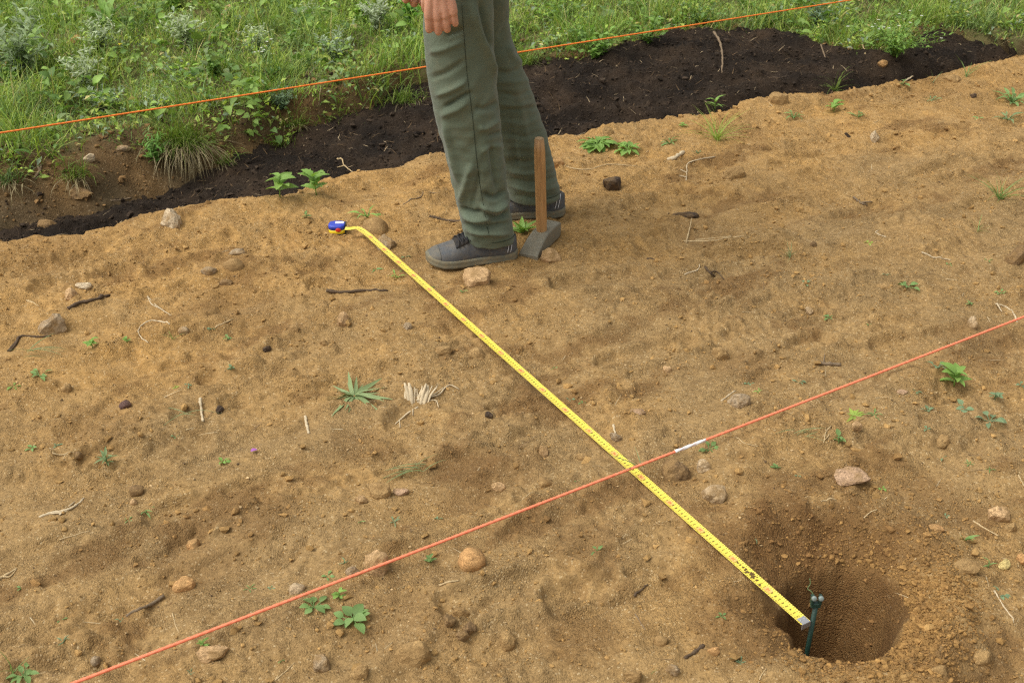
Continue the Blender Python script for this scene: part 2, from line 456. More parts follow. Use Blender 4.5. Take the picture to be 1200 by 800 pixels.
def h_sand(x, y):
    s, t = to_st(x, y)
    h = .016 * pn(s / .95, t / .6, 1) + .014 * pn(s / .36, t / .2, 2) + .009 * pn(s / .2, t / .08, 3) + .011 * pn(s / .9, t / .085, 7)
    for fx, fy, fa, fd in PRINTS:
        c_, s_ = math.cos(fa), math.sin(fa)
        u, v = (x - fx) * c_ + (y - fy) * s_, -(x - fx) * s_ + (y - fy) * c_
        w_ = np.interp(u, [-.15, -.13, -.06, 0, .07, .13, .15], [.01, .032, .036, .032, .046, .036, .01])
        e_ = np.maximum(np.abs(u) - .14, np.abs(v) - w_) + .006 * pn(x / .03, y / .03, 19)
        h = h - 1.5 * fd * (1 - sstep(-.008, .010, e_)) + fd * .6 * np.exp(-((e_ - .016) / .014) ** 2)
    rough = sstep(-.25, .45, pn(s / .45, t / .3, 8) + .5 * pn(s / .1, t / .1, 9))
    h += (.3 + .8 * rough) * (.0065 * np.abs(pn(s / .075, t / .045, 4)) + .0070 * pn(s / .029, t / .027, 5) + .0042 * pn(s / .015, t / .015, 6))
    # crust ledges
    n1 = pn(s / .42, t / .2, 12) + .35 * pn(s / .07, t / .05, 13) + .12 * pn(s / .02, t / .02, 14)
    h += .011 * sstep(-.03, .06, n1 - .22) * sstep(-.1, .3, pn(s / .8, t / .8, 15) + .15)
    n2 = pn(s / .3, t / .13, 22) + .3 * pn(s / .05, t / .04, 23)
    h += .008 * sstep(-.03, .05, n2 - .3)
    for cx, cy, r, d in HOLLOW_W:
        q = np.hypot(x - cx, y - cy) / r
        h -= d * np.exp(-q * q * 1.6)
    # hand-dug planting hole with spoil round it
    dx, dy = x - HOLE[0], y - HOLE[1]
    a = np.arctan2(dy, dx); r = np.hypot(dx, dy)
    wob = pn(x / .05, y / .05, 40) * .05 + pn(x / .018, y / .018, 41) * .03
    q = r / np.interp(a, rim_a, rim_r) + wob
    back = .5 + .5 * np.cos(a - math.radians(118))
    near_h = 1 - sstep(1.5, 3.2, q)
    cr = .006 * np.abs(pn(x / .024, y / .024, 42)) + .0038 * pn(x / .0125, y / .0125, 43) + .010 * pn(x / .07, y / .07, 44) + .007 * pn(x / .036, y / .036, 45)
    h = h * (1 - .6 * near_h) + cr * near_h
    h += .036 * np.exp(-((q - 1.6) / .5) ** 2) * (.25 + .75 * (.5 + .5 * np.cos(a + math.radians(10))))
    h -= .06 * (1 - sstep(.85, 1.95, q)) * back ** 1.2
    h -= .20 * (1 - sstep(.50, 1.04, q + .05 * pn(a * 2.2, r / .03, 46)))
    # edge of the trench
    d = t - t_front(s) - .035 * pn(s / .16, t / .16, 16) - .016 * pn(s / .05, t / .05, 17) - .006 * pn(s / .018, t / .018, 18)
    h += .022 * np.exp(-((d + .06) / .07) ** 2)
    h -= .34 * sstep(-.012, .15, d)
    # soil pressed just under the tape
    ab = TAPE_B[:2] - TAPE_A[:2]; L = np.hypot(*ab)
    k = np.clip(((x - TAPE_A[0]) * ab[0] + (y - TAPE_A[1]) * ab[1]) / L ** 2, -.02, 1.06)
    dist = np.hypot(x - TAPE_A[0] - k * ab[0], y - TAPE_A[1] - k * ab[1])
    lim = TAPE_A[2] + (TAPE_B[2] - TAPE_A[2]) * k - .004 + .22 * np.maximum(0, dist - .016)
    return np.where(dist < .15, np.minimum(h, lim), h)

def h_dark(x, y):
    s, t = to_st(x, y)
    a, b = t_front(s), t_back(s)
    w = np.maximum(b - a, .12)
    f = np.clip((t - a) / w, -.6, 1.6)
    fill = np.interp(s, [0.3, 1.0, 1.6, 2.1, 2.6, 3.6, 4.6, 5.2], [-.10, -.10, -.09, -.05, -.015, .005, -.01, -.03])
    mound = np.interp(s, [0.3, 1.2, 1.8, 2.3, 3.0, 3.8, 4.6, 5.2], [0, .0, .03, .05, .085, .085, .06, .05])
    h = fill + mound * np.sin(np.clip(f * .8, 0, 1) * np.pi * .62) - .05 * (1 - sstep(-.1, .2, f)) 
    h -= .35 * sstep(1.02, 1.35, f)
    h += .02 * pn(s / .35, t / .25, 51) + .018 * pn(s / .14, t / .12, 52) + .011 * pn(s / .06, t / .06, 53) + .013 * np.abs(pn(s / .034, t / .034, 54)) + .006 * pn(s / .018, t / .018, 55)
    return h

def h_bank(x, y):
    s, t = to_st(x, y)
    d = t - t_back(s) + .03 * pn(s / .14, t / .14, 61) + .014 * pn(s / .05, t / .05, 62)
    top = np.interp(s, [0, 1, 1.8, 2.6, 4, 6], [.045, .05, .06, .07, .07, .08])
    face = np.interp(s, [0, 1.0, 1.6, 2.2, 4.6, 5.0], [.26, .22, .12, .06, .06, .14])
    lo = np.interp(s, [.2, 1.0, 1.6, 2.0], [-.34, -.26, -.13, -.10])
    k = np.clip((d - lo) / (face - lo), 0, 1)
    h = -.30 + (.30 + top) * (k * k * (3 - 2 * k)) ** .8
    h += (.03 * pn(s / .6, t / .5, 63) + .018 * pn(s / .2, t / .18, 64)) * sstep(0, .4, d)
    h += .010 * pn(s / .07, t / .06, 65) + .006 * np.abs(pn(s / .03, t / .03, 66))
    h += .02 * np.maximum(0, d - .3)
    return h

def h_all(x, y): return np.maximum(np.maximum(h_sand(x, y), h_dark(x, y)), h_bank(x, y))

def axis(a, b, step, lo, hi):
    c = np.arange(a, b + step / 2, step)
    g = step * np.cumprod(np.full(60, 1.28))
    up = b + np.cumsum(g); dn = a - np.cumsum(g)
    return np.concatenate([[lo], dn[dn > lo + .2][::-1], c, up[up < hi - .2], [hi]])

def axis2(a, m, st1, b, st2, lo, hi):
    full = axis(m, b, st2, lo, hi)
    left = axis(a, m - st1, st1, lo, hi)
    return np.concatenate([left[left < m - st1 / 2], full[full >= m - 1e-9]])

def height_sheet(name, fn, sa, ta, keep=None):
    S, T = np.meshgrid(sa, ta)
    x, y = to_xy(S.ravel(), T.ravel())
    z = fn(x, y)
    ns, nt_ = len(sa), len(ta)
    i, j = np.meshgrid(np.arange(ns - 1), np.arange(nt_ - 1))
    b = (j * ns + i).ravel()
    Q = np.stack([b, b + 1, b + ns + 1, b + ns], 1)
    V = np.stack([x, y, z], 1)
    if keep is not None:
        kv = keep(x, y, z)
        Q = Q[kv[Q].any(1)]
        used = np.unique(Q); remap = np.full(len(V), -1); remap[used] = np.arange(len(used))
        V, Q = V[used], remap[Q]
    return mesh_np(name, V, None, Q), V

def in_view(x, y, z, pad=60):
    px, py, f = to_px(np.stack([x, y, z], 1))
    return (f > .1) & (px > -pad) & (px < 1200 + pad) & (py > -pad) & (py < 800 + pad)

def near_band(x, y, z):     # the fine sheet is kept where the trench or the bank could show
    return (z > np.maximum(np.maximum(h_sand(x, y), h_dark(x, y)), h_bank(x, y)) - .06)

me, V = height_sheet('sandy_ground', h_sand, axis2(-.35, 3.0, .0063, 5.1, .0105, -60, 60), axis2(.55, 2.3, .0063, 3.75, .0095, -60, 60))
attr_f(me, 'moist', moist_at(V[:, 0], V[:, 1]))
s_, t_ = to_st(V[:, 0], V[:, 1])
attr_f(me, 'warm', np.clip(.12 + .75 * sstep(1.9, 3.1, t_ + .25 * pn(s_ / .7, t_ / .5, 71)) + .35 * pn(s_ / .3, t_ / .22, 72) + .25 * (1 - sstep(.2, .6, np.hypot(V[:, 0] - HOLE[0], V[:, 1] - HOLE[1]))), 0, 1))
sand = tag(link('ground', me, M['sand']), 'dry ochre sandy soil with crusts and scattered crumbs', 'ground', kind='structure')

me, V = height_sheet('dark_soil', h_dark, axis(-.3, 6.2, .0095, -40, 40), np.arange(2.75, 5.6, .0095), near_band)
attr_f(me, 'moist', np.clip(.5 + pn(V[:, 0] / .2, V[:, 1] / .2, 73), 0, 1))
attr_f(me, 'warm', np.clip(.5 + .8 * pn(V[:, 0] / .12, V[:, 1] / .12, 74), 0, 1))
dark = tag(link('dark_soil_bed', me, M['dark']), 'black compost filling the trench and heaped along it', 'soil bed', kind='structure')

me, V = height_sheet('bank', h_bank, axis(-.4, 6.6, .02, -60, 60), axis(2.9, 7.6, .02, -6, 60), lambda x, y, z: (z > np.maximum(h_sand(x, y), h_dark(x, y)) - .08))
attr_f(me, 'moist', np.clip(.2 + .7 * pn(V[:, 0] / .15, V[:, 1] / .15, 75), 0, 1))
attr_f(me, 'warm', np.clip(.5 + .9 * pn(V[:, 0] / .2, V[:, 1] / .2, 76), 0, 1))
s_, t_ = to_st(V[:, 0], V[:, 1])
attr_f(me, 'thatch_gap_shade', sstep(.0, .12, t_ - t_back(s_) - np.interp(s_, [0, 1.0, 1.6, 2.2], [.2, .16, .06, 0]) + .08 * pn(s_ / .15, t_ / .15, 77)))  # mask for thatch colour and painted-in shade under the grass
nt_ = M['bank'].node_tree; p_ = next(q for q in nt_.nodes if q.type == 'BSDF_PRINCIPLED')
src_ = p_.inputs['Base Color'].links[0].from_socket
nt_.links.new(mix(nt_, math_n(nt_, 'MULTIPLY', attr(nt_, 'thatch_gap_shade'), .75), src_, mix(nt_, noise_n(nt_, world_pos(nt_), 22, 5, .7), (0.075, 0.10, 0.028), (0.15, 0.13, 0.055))), p_.inputs['Base Color'])  # greenish thatch tone, darkened to paint in shade between the blades
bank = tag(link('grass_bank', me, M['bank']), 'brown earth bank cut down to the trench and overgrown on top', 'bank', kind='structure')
bpy.context.view_layer.update()
DG = bpy.context.evaluated_depsgraph_get()
GROUND = [sand, dark, bank]

def drop(x, y):
    best = -9
    for o in GROUND:
        ok, loc, _, _ = o.ray_cast(Vector((x, y, 3)), Vector((0, 0, -1)), depsgraph=DG)
        if ok: best = max(best, loc.z)
    return best if best > -8 else 0.0

def at(px, py):
    d = Vector([float(c) for c in ray(px, py)]).normalized()
    best, bd = None, 1e9
    for o in GROUND:
        ok, loc, _, _ = o.ray_cast(Vector((0, 0, CAM_H)), d, depsgraph=DG)
        if ok and (loc - Vector((0, 0, CAM_H))).length < bd:
            best, bd = loc.copy(), (loc - Vector((0, 0, CAM_H))).length
    return np.array(best) if best is not None else plane_pt(px, py)

# ------------------------------------------------------------------ leaves and foliage templates
def leaf_geo(width, kind='oval', droop=.25, fold=.18, rows=7, wave=0.0):
    s = np.linspace(0, 1, rows)
    if kind == 'oval': w = np.sin(np.pi * np.clip(s, 0, 1) ** .8) ** .8
    elif kind == 'lance': w = np.sin(np.pi * s ** .6) ** .9
    elif kind == 'blade': w = (1 - s) ** .6 * (.55 + .45 * np.minimum(1, s * 4))
    elif kind == 'spoon': w = np.sin(np.pi * s ** 1.5) ** .75 + .06
    else: w = np.sin(np.pi * s ** .75) ** .8 * (1 + .25 * np.sin(s * np.pi * 9))
    w = np.maximum(w, .015) * width / 2
    z = .22 * s - (droop + .22) * s ** 2 if kind != 'blade' else -droop * s ** 2
    z = z + wave * np.sin(s * 8)
    V = np.concatenate([np.stack([s, w, z + w * fold * 2], 1), np.stack([s, 0 * s, z], 1), np.stack([s, -w, z + w * fold * 2], 1)])
    i = np.arange(rows - 1)
    Q = np.concatenate([np.stack([rows + i, rows + i + 1, i + 1, i], 1), np.stack([2 * rows + i, 2 * rows + i + 1, rows + i + 1, rows + i], 1)])
    return V, Q

LEAF = {
    'oval': leaf_geo(.55), 'broad': leaf_geo(.72, 'oval', .18, .12), 'lance': leaf_geo(.24, 'lance', .22, .2, 9), 'strap': leaf_geo(.115, 'lance', .14, .16, 9, .03),
    'blade': leaf_geo(.045, 'blade', .35, .3, 8), 'fine_blade': leaf_geo(.03, 'blade', .55, .3, 8), 'toothed': leaf_geo(.6, 'toothed', .2, .16, 13), 'spoon': leaf_geo(.42, 'spoon', .2, .15),
    'dock': leaf_geo(.3, 'lance', .3, .22, 11, .01),
}
LEAF_MESH = {}
def leaf_mesh(kind, mat_key):
    k = (kind, mat_key)
    if k not in LEAF_MESH:
        V, Q = LEAF[kind]
        me_ = mesh_np('leaf_' + kind, V, None, Q); me_.materials.append(LF[mat_key]); LEAF_MESH[k] = me_
    return LEAF_MESH[k]

def frame(d, roll=0.0):
    """3x3 whose columns are: leaf axis, leaf width, leaf normal (normal as far up as it can be)"""
    x = np.asarray(d, float); x = x / np.linalg.norm(x)
    up = np.array([0, 0, 1.0]) if abs(x[2]) < .97 else np.array([1.0, 0, 0])
    y = np.cross(up, x); y /= np.linalg.norm(y)
    z = np.cross(x, y)
    c, s = math.cos(roll), math.sin(roll)
    return np.stack([x, c * y + s * z, -s * y + c * z], 1)

def sph(az, el): return np.array([math.cos(el) * math.cos(az), math.cos(el) * math.sin(az), math.sin(el)])

def bake(kind, xs):
    """xs: list of (origin, 3x3, length) -> one geometry"""
    V, Q = LEAF[kind]; n = len(V)
    A = np.stack([m * l for _, m, l in xs]); O = np.stack([o for o, _, _ in xs])
    VV = np.einsum('nij,kj->nki', A, V) + O[:, None]
    QQ = (Q[None] + (np.arange(len(xs)) * n)[:, None, None]).reshape(-1, 4)
    return VV.reshape(-1, 3), QQ, np.zeros((0, 3), int)

def leaves_on(root, kind, mat, xs):
    me_ = leaf_mesh(kind, mat)
    for o, m, l in xs:
        ob = link('leaf', me_, None, root)
        mm = Matrix([[*(m[r] * l), o[r]] for r in range(3)] + [[0, 0, 0, 1]])
        ob.matrix_local = mm

def layout(kind, L, n, rr):
    """where the leaves of a small plant grow, in its own space; returns leaves and stem polylines"""
    xs, stems = [], []
    if kind == 'rosette':
        for k in range(n):
            a = 2 * math.pi * (k + rr.uniform(-.3, .3)) / n
            xs.append((np.zeros(3), frame(sph(a, math.radians(rr.uniform(3, 24))), rr.uniform(-.7, .7)), L * rr.uniform(.45, 1.1)))
    elif kind == 'upright':
        for k in range(n):
            a = 2 * math.pi * (k + rr.uniform(-.3, .3)) / n
            xs.append((np.zeros(3), frame(sph(a, math.radians(rr.uniform(25, 75))), rr.uniform(-.4, .4)), L * rr.uniform(.6, 1.1)))
    elif kind == 'sprout':
        h = L * (1.05 if L > .062 else .75)
        lean = np.array([rr.uniform(-.2, .2), rr.uniform(-.2, .2), 1.0])
        stems.append(np.array([lean * h * q for q in (0, .5, 1)]))
        for k in range(n):
            q = .35 + .65 * (k // 2) / max(1, (n - 1) // 2)
            a = 2.2 * (k // 2) + math.pi * (k % 2) + rr.uniform(-.4, .4)
            xs.append((lean * h * q, frame(sph(a, math.radians(rr.uniform(5, 40))), rr.uniform(-.3, .3)), L * rr.uniform(.6, .95)))
    elif kind == 'flat':
        for k in range(n):
            a = 2 * math.pi * (k + rr.uniform(-.3, .3)) / n
            r0 = L * rr.uniform(.05, .5)
            o = np.array([math.cos(a) * r0, math.sin(a) * r0, L * rr.uniform(.08, .3)])
            stems.append(np.array([[0, 0, 0], o * .6, o]))
            xs.append((o, frame(sph(a + rr.uniform(-.4, .4), math.radians(rr.uniform(-5, 30))), rr.uniform(-.4, .4)), L * rr.uniform(.5, .75)))
    elif kind == 'grass':
        for k in range(n):
            a = rr.uniform(0, 2 * math.pi)
            xs.append((np.array([rr.uniform(-.05, .05) * L, rr.uniform(-.05, .05) * L, 0]), frame(sph(a, math.radians(rr.uniform(35, 80))), rr.uniform(-.6, .6)), L * rr.uniform(.45, 1.1)))
    elif kind == 'fallen':
        for k in range(n):
            a = rr.uniform(-.5, .9) + (math.pi if rr.random() < .4 else 0)
            xs.append((np.array([rr.uniform(-.2, .2) * L, rr.uniform(-.2, .2) * L, .012]), frame(sph(a, math.radians(rr.uniform(10, 30))), rr.uniform(-.4, .4)), L * rr.uniform(.5, 1)))
    return xs, stems

def plant(name, px, py, size, kind, leaf, mat, n, label, cat='weed', group=None, seed=0, split=True, tint=None):
    """size: how wide the plant stands in the photo (px)"""
    rr = random.Random(seed * 7919 + int(px * 13 + py))
    p = at(px, py)
    L = size * m_per_px(p) * (.55 if kind in ('rosette', 'flat', 'sprout', 'upright') else .8)
    xs, stems = layout(kind, L, n, rr)
    root = None
    if split:
        root = empty(name, p - np.array([0, 0, .002]))
        leaves_on(root, leaf, mat, xs)
        for st in stems[:1] if kind == 'sprout' else stems:
            link('stem', geo_mesh('stem', tube_geo(spline(st, 5), max(.0012, L * .03), 5)), LF[mat], root)
    else:
        g = [bake(leaf, xs)] + [tube_geo(spline(st, 4), max(.001, L * .03), 4) for st in stems]
        root = link(name, geo_mesh(name, join_geo(g)), LF[mat])
        root.location = Vector([float(c) for c in p - np.array([0, 0, .002])])
    tag(root, label, cat, group)
    return root

# ------------------------------------------------------------------ stones, sticks
def stone_mesh(seed, w, d, h, angular):
    rr = np.random.default_rng(seed)
    bm = bmesh.new()
    bmesh.ops.create_icosphere(bm, subdivisions=3, radius=1.0)
    V = np.array([v.co[:] for v in bm.verts])
    if angular > 0:
        k = int(7 + 6 * (1 - angular))
        nn = rr.normal(size=(k, 3)); nn /= np.linalg.norm(nn, axis=1)[:, None]
        dd = rr.uniform(.42, .8, k)
        dots = V @ nn.T
        sc = np.min(np.where(dots > .05, dd / np.maximum(dots, .05), 9), 1)
        sc = np.minimum(sc, 1.0)
        V = V * ((1 - angular) + angular * sc)[:, None]
    o = rr.uniform(0, 50)
    V *= (1 + .10 * pn(V[:, 0] * 1.6 + o, V[:, 1] * 1.6 + V[:, 2] * 1.3) + .05 * pn(V[:, 0] * 4 + o, V[:, 2] * 4 - V[:, 1] * 3, 5))[:, None]
    V *= (1 + .10 * pn(V[:, 0] * 2.6 - o, V[:, 1] * 2.6 + V[:, 2] * 2.2, 7) + .05 * pn(V[:, 1] * 7 + o, V[:, 2] * 7 + V[:, 0] * 6, 9))[:, None]
    V -= (V.max(0) + V.min(0)) / 2
    V /= (V.max(0) - V.min(0)) / 2
    V *= np.array([w, d, h]) / 2
    for v, c in zip(bm.verts, V): v.co = c
    return bm_mesh('stone', bm, angular < .62)

STONES_DONE = []
def stone(px, py, wpx, hpx, mat, ang, label, cat='stone', rot=None, name='stone', group=None, sink=.42):
    ang = ang if ang < .2 else .5 + .5 * ang
    if mat == 'earth': sink = .55
    """px, py: middle of the visible stone; wpx, hpx: its size in the photo"""
    seed = int(px * 31 + py * 17)
    rr = random.Random(seed)
    p = at(px, py + hpx * .25)
    k = m_per_px(p)
    w = wpx * k
    vis = hpx * k
    if hpx / wpx < .55: h = vis * .6
    else: h = vis * .75
    if mat == 'pink': h *= .55
    d = max(w * .6, vis * 1.1)
    me_ = stone_mesh(seed, w * 1.02, d, h / (1 - sink), ang)
    o = link(name, me_, ST[mat])
    p = at(px, py + hpx * .12)
    o.location = Vector((float(p[0]), float(p[1]), float(drop(p[0], p[1]) + h / (1 - sink) * (.5 - sink))))
    if rot is not None: o.rotation_euler = tuple(math.radians(a) for a in rot)
    tag(o, label, cat, group)
    return o

def stick(name, pxs, r, mat, label, cat='twig', lift=0.0, taper=.6, sides=6, wob=.15, heights=None, extra=(), parent_only=False):
    """pxs: its course in the photo; r: half thickness in px there"""
    P = [at(*q) for q in pxs]
    r = r * .8
    k = m_per_px(P[0])
    pts = []
    for i, p in enumerate(P):
        z = max(p[2], drop(p[0], p[1])) + r * k * .35 + lift
        if heights: z += heights[i]
        pts.append((p[0], p[1], z))
    n = max(7, len(pts) * 5)
    C = spline(pts, n)
    rr = np.random.default_rng(int(pxs[0][0] * 7 + pxs[0][1]))
    C[:, :2] += rr.normal(size=(n, 2)) * r * k * wob
    if not heights:
        for i in range(n): C[i, 2] = max(C[i, 2], drop(C[i, 0], C[i, 1]) + r * k * .15)
    rad = r * k * (1 - (1 - taper) * np.linspace(0, 1, n)) * (1 + rr.normal(size=n) * .18)
    base = C[0].copy()
    V, Q, T = tube_geo(C, rad, sides)
    o = link(name, geo_mesh(name, (V - base, Q, T)), M[mat])
    o.location = Vector([float(c) for c in base])
    for ex in extra:      # side shoots are parts of the stick
        Pe = np.array([[*at(*q)[:2], 0] for q in ex[0]])
        for e in Pe: e[2] = drop(e[0], e[1]) + r * k * .6
        if len(ex) > 2: Pe[:, 2] += np.linspace(0, ex[2], len(Pe))
        Ve = tube_geo(spline(Pe, 9), ex[1] * k * np.linspace(1, .5, 9), 5)
        link('side_shoot', geo_mesh('side_shoot', (Ve[0] - base, Ve[1], Ve[2])), M[mat], o)
    tag(o, label, cat)
    return o

# ------------------------------------------------------------------ the measuring tape
def flat_tape():
    A, B = TAPE_A, TAPE_B
    case = plane_pt(410, 268.5, .026)
    pts = [A + (B - A) * q for q in np.linspace(0, .955, 60)]
    pts = np.array(pts)
    bend = spline([B + (A - B) * .045, B + (A - B) * .018, plane_pt(419, 267.6, .025), case, plane_pt(404, 268.3, .026)], 16)
    return np.concatenate([pts, bend])
TP = flat_tape()
seg = np.linalg.norm(np.diff(TP, axis=0), axis=1)
TL = np.concatenate([[0], np.cumsum(seg)])
HALF = .0105
def tape_at(a, b, lift=0.0):
    """a: metres from the hook, b: metres across (+ towards the person's side)"""
    a = np.asarray(a, float); b = np.asarray(b, float)
    p = np.stack([np.interp(a, TL, TP[:, k]) for k in range(3)], -1)
    q = np.stack([np.interp(a + .004, TL, TP[:, k]) for k in range(3)], -1)
    q0 = np.stack([np.interp(a - .004, TL, TP[:, k]) for k in range(3)], -1)
    t = q - q0; t /= np.linalg.norm(t, axis=-1)[..., None] + 1e-12
    n = np.stack([t[..., 1], -t[..., 0], 0 * t[..., 0]], -1); n /= np.linalg.norm(n, axis=-1)[..., None]
    return p + n * b[..., None] + np.array([0, 0, 1.0]) * ((b / HALF) ** 2 * .0022 + lift)[..., None]

tape = empty('measuring_tape', TAPE_A)
tag(tape, 'yellow steel measuring tape pulled out across the sand, with its blue and yellow case', 'tape measure')
def tape_part(name, V, Q, T, mat, parent=tape, smooth=True):
    return link(name, mesh_np(name, V - TAPE_A, T, Q, smooth), mat, parent)

m_, nt_, p_, _ = mat_new('yellow_tape_steel')
c_ = coords(nt_)
y_ = mix(nt_, noise_n(nt_, c_, 14, 4), (0.74, 0.58, 0.06), (0.79, 0.65, 0.11))
sm_ = N(nt_, 'ShaderNodeMapping'); nt_.links.new(c_, sm_.inputs['Vector'])
dirt_ = ramp(nt_, noise_n(nt_, c_, 55, 5, .75), [(.60, (0, 0, 0)), (.72, (1, 1, 1))])
y_ = mix(nt_, math_n(nt_, 'MULTIPLY', dirt_, .35), y_, (0.3, 0.2, 0.05))
nt_.links.new(y_, p_.inputs['Base Color']); p_.inputs['Roughness'].default_value = .38; p_.inputs['Specular IOR Level'].default_value = .4
M['tape'] = m_
M['ink'] = plain('black_print', (0.05, 0.045, 0.02), .6, .3, var=.3)
M['red_ink'] = plain('red_print', (0.60, 0.14, 0.06), .6, .3, var=.2)
M['pink_ink'] = plain('pale_red_print', (0.78, 0.44, 0.13), .6, .3, var=.1)
M['steel'] = plain('bright_steel', (0.55, 0.55, 0.56), .35, .5, .8, var=.2)
M['mud'] = clod_material('mud_smear', [(0.3, (0.09, 0.055, 0.02)), (0.7, (0.16, 0.1, 0.04))])

na, nb = 260, 9
aa, bb = np.linspace(.0, TL[-1], na), np.linspace(-HALF, HALF, nb)
Ag, Bg = np.meshgrid(aa, bb, indexing='ij')
V1 = tape_at(Ag.ravel(), Bg.ravel()); V2 = V1 - np.array([0, 0, .0006])
ii, jj = np.meshgrid(np.arange(na - 1), np.arange(nb - 1), indexing='ij')
b0 = (ii * nb + jj).ravel()
Q1 = np.stack([b0, b0 + 1, b0 + nb + 1, b0 + nb], 1)
nV = len(V1)
sides_q = []
for j in (0, nb - 1):
    e = np.arange(na - 1) * nb + j
    sides_q.append(np.stack([e, e + nb, e + nb + nV, e + nV], 1))
tape_part('blade', np.concatenate([V1, V2]), np.concatenate([Q1, Q1[:, ::-1] + nV, *sides_q]), None, M['tape'])

# printed scale: millimetre and centimetre ticks on both edges, numbers along the middle
tv, tq = [], []
def rect(a0, a1, b0, b1, lift, V, Q):
    n = len(V) and sum(len(v) for v in V)
    bs = np.linspace(b0, b1, 4)
    g = np.concatenate([tape_at(np.full(4, a0), bs, np.full(4, lift)), tape_at(np.full(4, a1), bs, np.full(4, lift))])
    V.append(g); Q.append(np.array([[n + k, n + k + 1, n + 5 + k, n + 4 + k] for k in range(3)]))
LEN = TL[-1] - .03
for k in range(1, int(LEN * 200)):
    a = k * .005
    cm = k % 2 == 0
    for sg in (-1, 1):
        rect(a - .0004, a + .0004, sg * HALF * .99, sg * (HALF - (.0044 if cm else .0030)), .0005, tv, tq)
tape_part('scale_ticks', np.concatenate(tv), np.concatenate(tq), None, M['ink'])['kind'] = 'stuff'

def glyph(ch):
    cu = bpy.data.curves.new('g', 'FONT'); cu.body = ch; cu.align_x = 'CENTER'; cu.align_y = 'CENTER'; cu.resolution_u = 2; cu.offset = .012
    ob = bpy.data.objects.new('g', cu); COL.objects.link(ob)
    bpy.context.view_layer.update()
    em = ob.evaluated_get(bpy.context.evaluated_depsgraph_get()).to_mesh()
    v = np.array([x.co[:2] for x in em.vertices]); em.calc_loop_triangles()
    f = np.array([t.vertices[:] for t in em.loop_triangles])
    ob.to_mesh_clear() if False else None
    bpy.data.objects.remove(ob); bpy.data.curves.remove(cu)
    return v, f
GL = {c: glyph(c) for c in '0123456789'}
def put_number(txt, a, size, V, F, lift):
    for i, ch in enumerate(txt):
        v, f = GL[ch]
        # reading direction runs away from the hook; the digits stand with their heads to the camera's side
        al = a + (v[:, 0] * .8 + (i - (len(txt) - 1) / 2) * .5) * size
        bl = (v[:, 1]) * size * (1)
        n = sum(len(x) for x in V)
        V.append(tape_at(al, bl * -1 if False else bl, np.full(len(al), lift))); F.append(f + n)
nv, nf, rv, rf, kv_, kq_ = [], [], [], [], [], []
for cm in range(1, int(LEN * 100)):
    if cm % 10:
        put_number(str(cm % 10), cm * .01 - .005 + .005, .0088, nv, nf, .0006)
    else:
        rect(cm * .01 - .0085, cm * .01 + .0085, -.0062, .0062, .0005, kv_, kq_)
        put_number(str(cm), cm * .01, .0085, rv, rf, .0010)
tape_part('numbers', np.concatenate(nv), None, np.concatenate(nf), M['ink'], smooth=False)['kind'] = 'stuff'
tape_part('decimetre_boxes', np.concatenate(kv_), np.concatenate(kq_), None, M['pink_ink'], smooth=False)['kind'] = 'stuff'
tape_part('decimetre_numbers', np.concatenate(rv), None, np.concatenate(rf), M['red_ink'], smooth=False)['kind'] = 'stuff'
# steel hook at the end
hv, hq, ht = [], [], None
d_ = (TP[1] - TP[0]) / np.linalg.norm(TP[1] - TP[0]); sd_ = np.array([d_[1], -d_[0], 0])
bm = bmesh.new()
def box_pts(o, ax, ay, az, sx, sy, sz):
    return [tuple(o + ax * x * sx / 2 + ay * y * sy / 2 + az * z * sz / 2) for x in (-1, 1) for y in (-1, 1) for z in (-1, 1)]
def add_box(bm, o, ax, ay, az, sx, sy, sz):
    vs_ = [bm.verts.new(p) for p in box_pts(np.asarray(o, float), np.asarray(ax, float), np.asarray(ay, float), np.asarray(az, float), sx, sy, sz)]
    for f in ((0, 1, 3, 2), (4, 6, 7, 5), (0, 4, 5, 1), (2, 3, 7, 6), (0, 2, 6, 4), (1, 5, 7, 3)): bm.faces.new([vs_[k] for k in f])
    return vs_
UPV = np.array([0, 0, 1.0])
add_box(bm, d_ * .006 + UPV * .0026, d_, sd_, UPV, .016, .017, .0012)
add_box(bm, -d_ * .0018 - UPV * .0032, d_, sd_, UPV, .0014, .0205, .012)
for q in (-.004, .004): 
    bmesh.ops.create_uvsphere(bm, u_segments=8, v_segments=5, radius=.0016, matrix=Matrix.Translation(Vector(d_ * .008 + sd_ * q + UPV * .0034)))
link('hook', bm_mesh('hook', bm), M['steel'], tape)
# mud smear on the blade near the hook
mv = []
rr_ = np.random.default_rng(4)
for k in range(26):
    a = .150 + rr_.normal() * .013; b = np.clip(rr_.normal() * .0045, -.009, .009)
    V_, Q_ = LEAF['oval']
    bmv = tape_at(np.array([a]), np.array([b]), np.array([.0012]))[0]
    r0 = rr_.uniform(.0012, .0034)
    ph = np.arange(7) / 7 * 2 * np.pi
    mv.append(np.vstack([bmv + [0, 0, .0011], bmv + np.stack([np.cos(ph) * r0 * rr_.uniform(.6, 1.2, 7), np.sin(ph) * r0 * rr_.uniform(.6, 1.2, 7), 0 * ph - .0006], 1)]))
mf = np.concatenate([np.array([[8 * k, 8 * k + 1 + q, 8 * k + 1 + (q + 1) % 7] for q in range(7)]) for k in range(len(mv))])
tape_part('mud_smear', np.concatenate(mv), None, mf, M['mud'])['kind'] = 'stuff'
